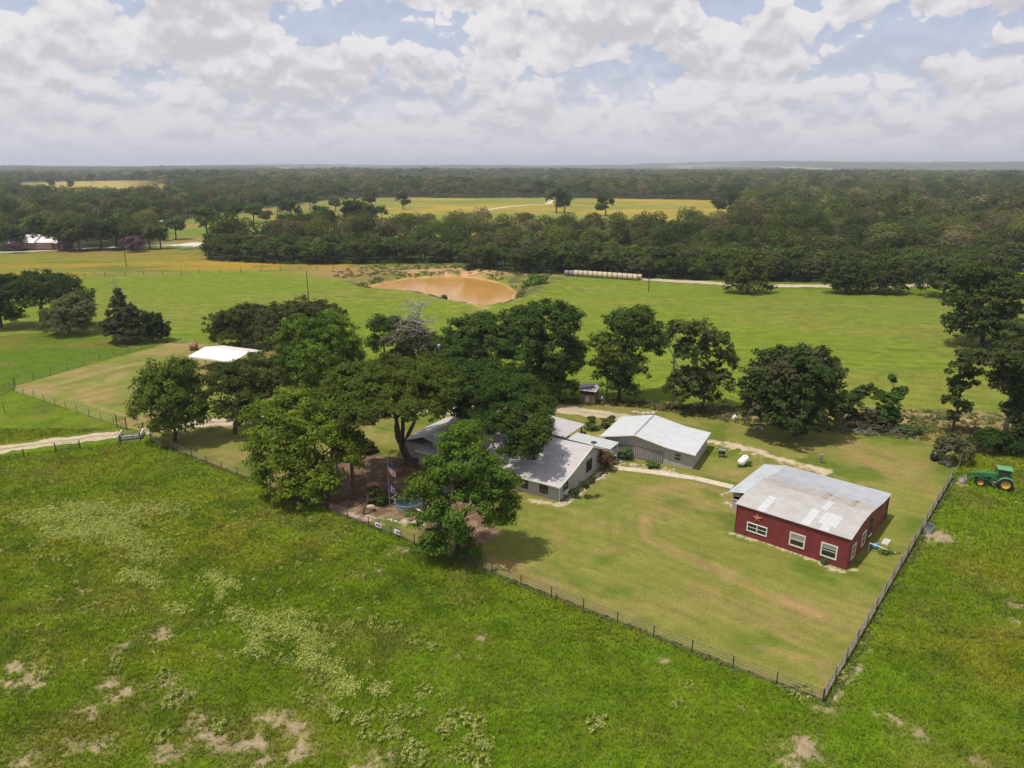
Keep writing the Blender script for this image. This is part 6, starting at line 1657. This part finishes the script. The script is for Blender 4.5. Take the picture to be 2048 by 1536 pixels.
# ------------------------------------------------------------------ undergrowth along the woods edge, weeds and grass
def scatter(name, label, cat, pts, size, hgt, col, seed, per=16, leaf=.2, mats=None):
    rng = np.random.default_rng(seed); pts = np.array(pts); n = len(pts); z = height(pts[:, 0], pts[:, 1])
    s = size * rng.uniform(.6, 1.4, n); ti = np.repeat(np.arange(n), per); m = len(ti)
    D = rng.normal(0, 1, (m, 3)); D /= np.linalg.norm(D, axis=1)[:, None]; D[:, 2] = np.abs(D[:, 2]); D *= rng.random((m, 1)) ** .4
    C = np.stack([pts[ti, 0], pts[ti, 1], z[ti]], 1) + D * np.stack([s[ti], s[ti], s[ti] * hgt], 1)
    V, Fq = leaf_cards(C, D + C_(0, 0, .5), leaf, rng)
    col = np.array(col); cc = (col[rng.integers(0, len(col), n)][ti] if col.ndim == 2 else col[None, :]) * (1 + rng.normal(0, .14, m))[:, None]
    o = link(name, mesh_np(name, V, Fq, mats or LEAF, np.repeat(np.clip(cc, .003, 1), 4, 0))); o['kind'] = 'stuff'; o['label'] = label; o['category'] = cat
    return o


rng = np.random.default_rng(55)
ue = rng.uniform(400, 2080, 1500); ve = np.interp(ue, fu, fv) + rng.uniform(-4, .5, 1500)
scatter('undergrowth', 'low green undergrowth along the front edge of the woods', 'undergrowth', [gp(a, b)[:2] for a, b in zip(ue, ve)], 1.5, 1.0, [(.05, .085, .022), (.075, .12, .035), (.04, .065, .02)], 56, 18, .5)
ue = rng.uniform(650, 1120, 420); ve = rng.uniform(526, 560, 420)
pb = [(a, b) for a, b in zip(ue, ve) if in_poly(np.array([a]), np.array([b]), [(650, 545), (760, 530), (930, 528), (960, 545), (1110, 545), (1090, 575), (1060, 590), (1042, 580), (1010, 558), (900, 545), (820, 549), (700, 565)])[0]]
scatter('pond_scrub', 'olive scrub and weeds on the far bank of the pond', 'scrub', [gp(a, b)[:2] for a, b in pb], .9, .7, [(.12, .12, .045), (.07, .10, .03), (.17, .14, .06)], 57, 14, .4)
pb = [(rng.uniform(1100, 2060), rng.uniform(0, 1)) for _ in range(1500)]
dsu = [1080, 1280, 1500, 1800, 2100]; lo = [797, 804, 815, 820, 832]; hi = [803, 815, 852, 878, 905]
bk = []
for k_ in range(500):
    i_ = rng.integers(0, len(POND)); s_ = rng.random(); p_ = np.array(POND[i_]) * (1 - s_) + np.array(POND[(i_ + 1) % len(POND)]) * s_
    d_ = p_ - np.array([cx, cy]); p_ = p_ + d_ / np.linalg.norm(d_) * rng.uniform(1.2, 4.5)
    if fbm(np.array([p_[0] / 6]), np.array([p_[1] / 6]), 88, 2)[0] > .46: bk.append(p_)
scatter('bank_grass', 'rough olive grass tufts along the pond bank', 'grass', bk, .6, .8, [(.11, .12, .035), (.08, .11, .025), (.16, .13, .05)], 89, 12, .3)
scatter('dry_weeds', 'dry tan and green weeds in the strip behind the yard', 'weeds', [gp(a, np.interp(a, dsu, lo) + b * (np.interp(a, dsu, hi) - np.interp(a, dsu, lo)))[:2] for a, b in pb], .45, .9, [(.20, .16, .08), (.11, .12, .04), (.08, .12, .03), (.25, .19, .11)], 58, 16, .2)
# leaf litter tufts under fence lines
ft = []
for k_ in range(420):
    s_ = rng.random(); p = gp(303, 884) * (1 - s_) + corner * s_; ft.append((p[0] + rng.normal(0, .2), p[1] + rng.normal(0, .2)))
for k_ in range(420):
    s_ = rng.random(); p = corner * (1 - s_) + gp(1903, 958) * s_; ft.append((p[0] + abs(rng.normal(0, .35)), p[1] - abs(rng.normal(0, .2))))
scatter('fence_weeds', 'weeds growing along the foot of the pipe fences', 'weeds', ft, .22, 1.2, [(.10, .15, .04), (.12, .12, .04), (.16, .20, .08)], 59, 12, .13)

# pale weeds of the front pasture
WREG = [(95, 1035, 70, 16, 210), (170, 1020, 60, 14, 230), (215, 1050, 60, 16, 240), (150, 1065, 60, 14, 150), (250, 1080, 50, 18, 120), (300, 1110, 50, 18, 90), (270, 1025, 50, 12, 70), (330, 1015, 60, 12, 60),
        (265, 1150, 30, 14, 60), (300, 1165, 26, 14, 40), (430, 1155, 22, 12, 45), (460, 1170, 18, 8, 40), (350, 1220, 20, 14, 22), (440, 1190, 10, 16, 22), (535, 1245, 36, 22, 70), (590, 1260, 40, 18, 70), (510, 1285, 20, 22, 50),
        (630, 1290, 30, 22, 60), (620, 1325, 26, 16, 60), (665, 1340, 20, 14, 30), (590, 1230, 40, 10, 35), (480, 1230, 30, 14, 25), (690, 1375, 26, 18, 60), (760, 1378, 22, 12, 30)]
rng = np.random.default_rng(66); wp = []
for (u, v, su, sv, n) in WREG:
    for _ in range(int(n * 2.0)):
        a, b = rng.normal(u, su * .55), rng.normal(v, sv * .55); wp.append(gp(a, b)[:2])
for _ in range(260): wp.append(gp(rng.uniform(40, 760), rng.uniform(1000, 1330))[:2])
scatter('weeds', 'dense patches of pale green weeds in the front left pasture', 'weeds', wp, .33, .9, [(.36, .39, .10), (.29, .34, .07), (.42, .43, .13)], 67, 24, .11)
WM = []
for i in range(5):
    rng = np.random.default_rng(400 + i); n = 260
    pc = rng.normal(0, .34, (11, 2)); ti = rng.integers(0, 11, n); D = rng.normal(0, 1, (n, 3)); D /= np.linalg.norm(D, axis=1)[:, None]; D[:, 2] = abs(D[:, 2])
    C = np.column_stack([pc[ti], np.full(n, .05)]) + D * C_(.16, .16, .38) * rng.random((n, 1)) ** .4
    V, Fq = leaf_cards(C, D + C_(0, 0, .6), .095, rng); WM.append(mesh_np('weed_clump', V, Fq, LEAF, np.repeat(C_(.31, .34, .09)[None] * (1 + rng.normal(0, .18, n))[:, None], 4, 0)))
IND = [(85, 1350), (700, 1255), (695, 1262), (742, 1245), (740, 1235), (785, 1255), (775, 1262), (812, 1262), (830, 1288), (860, 1295), (882, 1275), (959, 1318), (690, 1330), (735, 1335), (845, 1398), (850, 1385), (800, 1425), (810, 1420),
       (835, 1430), (720, 1440), (745, 1432), (785, 1445), (665, 1430), (888, 1445), (892, 1458), (920, 1443), (950, 1450), (945, 1475), (960, 1480), (965, 1495), (935, 1482), (790, 1470), (770, 1475), (740, 1475), (795, 1468), (825, 1512), (845, 1525),
       (830, 1500), (885, 1512), (895, 1525), (920, 1515), (955, 1530), (915, 1497), (360, 1390), (385, 1435), (345, 1408), (300, 1375), (330, 1350), (315, 1360), (440, 1460), (290, 1460), (320, 1480), (610, 1400), (600, 1385), (670, 1430), (635, 1365), (620, 1355),
       (1190, 1452), (1350, 1410), (1480, 1418), (1375, 1372), (400, 1275), (420, 1250), (235, 1335), (65, 1170), (120, 1120), (80, 1115), (560, 1320), (530, 1310), (20, 1095), (1605, 1390), (1620, 1398), (1560, 1372), (1735, 1265), (1725, 1290), (1700, 1340), (1688, 1355)]
first = None; rng = np.random.default_rng(68)
for i, (u, v) in enumerate(IND):
    P = gp(u, v); o = link('weed_clump', WM[i % 5], None, (P[0], P[1], 0), rng.uniform(0, 6)); s_ = rng.uniform(.5, 1.25) * (1.15 if v > 1380 else 1); o.scale = (s_, s_, s_ * .9)
    lbl = ('small pale weed clump near the front right fence corner' if u > 1500 else 'lone pale weed clump in the grass below the long pipe fence' if u > 1000 else
           'pale weed clump in the bottom centre pasture, near the lower edge' if u > 650 and v > 1460 else 'pale weed clump in the lower centre pasture, above the bottom ones' if u > 650 and v > 1350 else
           'pale weed clump in the middle of the front pasture, highest group' if u > 650 else 'pale weed clump beside the bare soil patches at bottom left' if v > 1330 else 'small pale weed clump in the left pasture above the bare patches')
    tag(o, lbl, 'weed', 'pale weed clumps scattered in the front pasture')

# grass blades of the near pastures
rng = np.random.default_rng(70)


def grass(y0, y1, dens, hgt, wid, seed):
    rng = np.random.default_rng(seed)
    A0 = (y1 - y0) * 2 * 95; n = int(A0 * dens); x = rng.uniform(-95, 95, n); y = rng.uniform(y0, y1, n)
    u_, v_, f_ = to_px(x, y); k = (f_ > 0) & (u_ > -450) & (u_ < 2500) & ((v_ < 1600) | (rng.random(n) < .6)) & (((u_ > -60) & (u_ < 2110)) | (rng.random(n) < .6))
    k &= ~in_poly(x, y, YARD) & ~in_poly(x, y, PADDOCK)
    k &= ~in_poly(u_, v_, [(-200, 940), (-200, 885), (0, 888), (235, 856), (300, 850), (300, 885), (235, 885), (0, 912)])
    x, y = x[k], y[k]; bm = bare_mask(x, y); k = rng.random(len(x)) > bm * 1.15; x, y = x[k], y[k]
    n = len(x); col = ground_col(x, y) * rng.uniform(1.68, 2.25, (n, 1)) * np.array([1.0, 1.02, .8]); 
    col = col * (.72 + .56 * fbm(x / 1.7, y / 1.3, 171, 3))[:, None]
    dry = rng.random(n) < .07; col[dry] = C_(.24, .21, .09) * rng.uniform(.7, 1.2, (dry.sum(), 1))
    s = hgt * rng.uniform(.5, 1.3, n) * (.55 + .9 * fbm(x / 2.2, y / 2.2, 72))
    Vs = []; 
    for j in range(3):
        a = rng.uniform(0, 2 * PI, n); w_ = wid * rng.uniform(.6, 1.3, n); ln_ = rng.uniform(.2, .9, n) * s
        dx, dy = np.cos(a), np.sin(a); bx = x + rng.normal(0, .06, n); by = y + rng.normal(0, .06, n); z0 = np.zeros(n) - .01
        Vs.append(np.stack([np.stack([bx - dy * w_, by + dx * w_, z0], 1), np.stack([bx + dy * w_, by - dx * w_, z0], 1), np.stack([bx + dx * ln_, by + dy * ln_, s], 1)], 1))
    V = np.concatenate(Vs).reshape(-1, 3); m = len(V) // 3
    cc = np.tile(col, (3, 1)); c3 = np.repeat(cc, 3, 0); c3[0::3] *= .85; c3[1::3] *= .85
    return V, np.arange(3 * m).reshape(m, 3), c3


G = [grass(24, 50, 56, .26, .030, 71), grass(50, 66, 44, .27, .036, 72), grass(66, 100, 20, .28, .05, 73)]
off = 0; Vs = []; Fs = []; Cs = []
for V, Fq, c3 in G: Vs.append(V); Fs.append(Fq + off); Cs.append(c3); off += len(V)
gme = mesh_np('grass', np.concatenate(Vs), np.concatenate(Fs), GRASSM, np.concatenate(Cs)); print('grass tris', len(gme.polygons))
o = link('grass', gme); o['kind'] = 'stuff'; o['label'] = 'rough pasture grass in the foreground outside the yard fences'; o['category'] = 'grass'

# ------------------------------------------------------------------ haze
k = MB(); k.box(-14000, 14000, -600, 17500, -70, 140)
hzo = k.build('haze', bpy.data.materials.new('haze'))
hm = hzo.data.materials[0]; hm.use_nodes = True; ht = hm.node_tree; ht.nodes.clear()
ho = ht.nodes.new('ShaderNodeOutputMaterial'); pv = ht.nodes.new('ShaderNodeVolumePrincipled')
pv.inputs['Color'].default_value = (0.80, 0.86, 1.0, 1); pv.inputs['Density'].default_value = 0.00013; pv.inputs['Anisotropy'].default_value = 0.2
ht.links.new(pv.outputs[0], ho.inputs['Volume'])
hzo['kind'] = 'stuff'; hzo['label'] = 'thin bluish summer haze over the far woods'; hzo['category'] = 'haze'
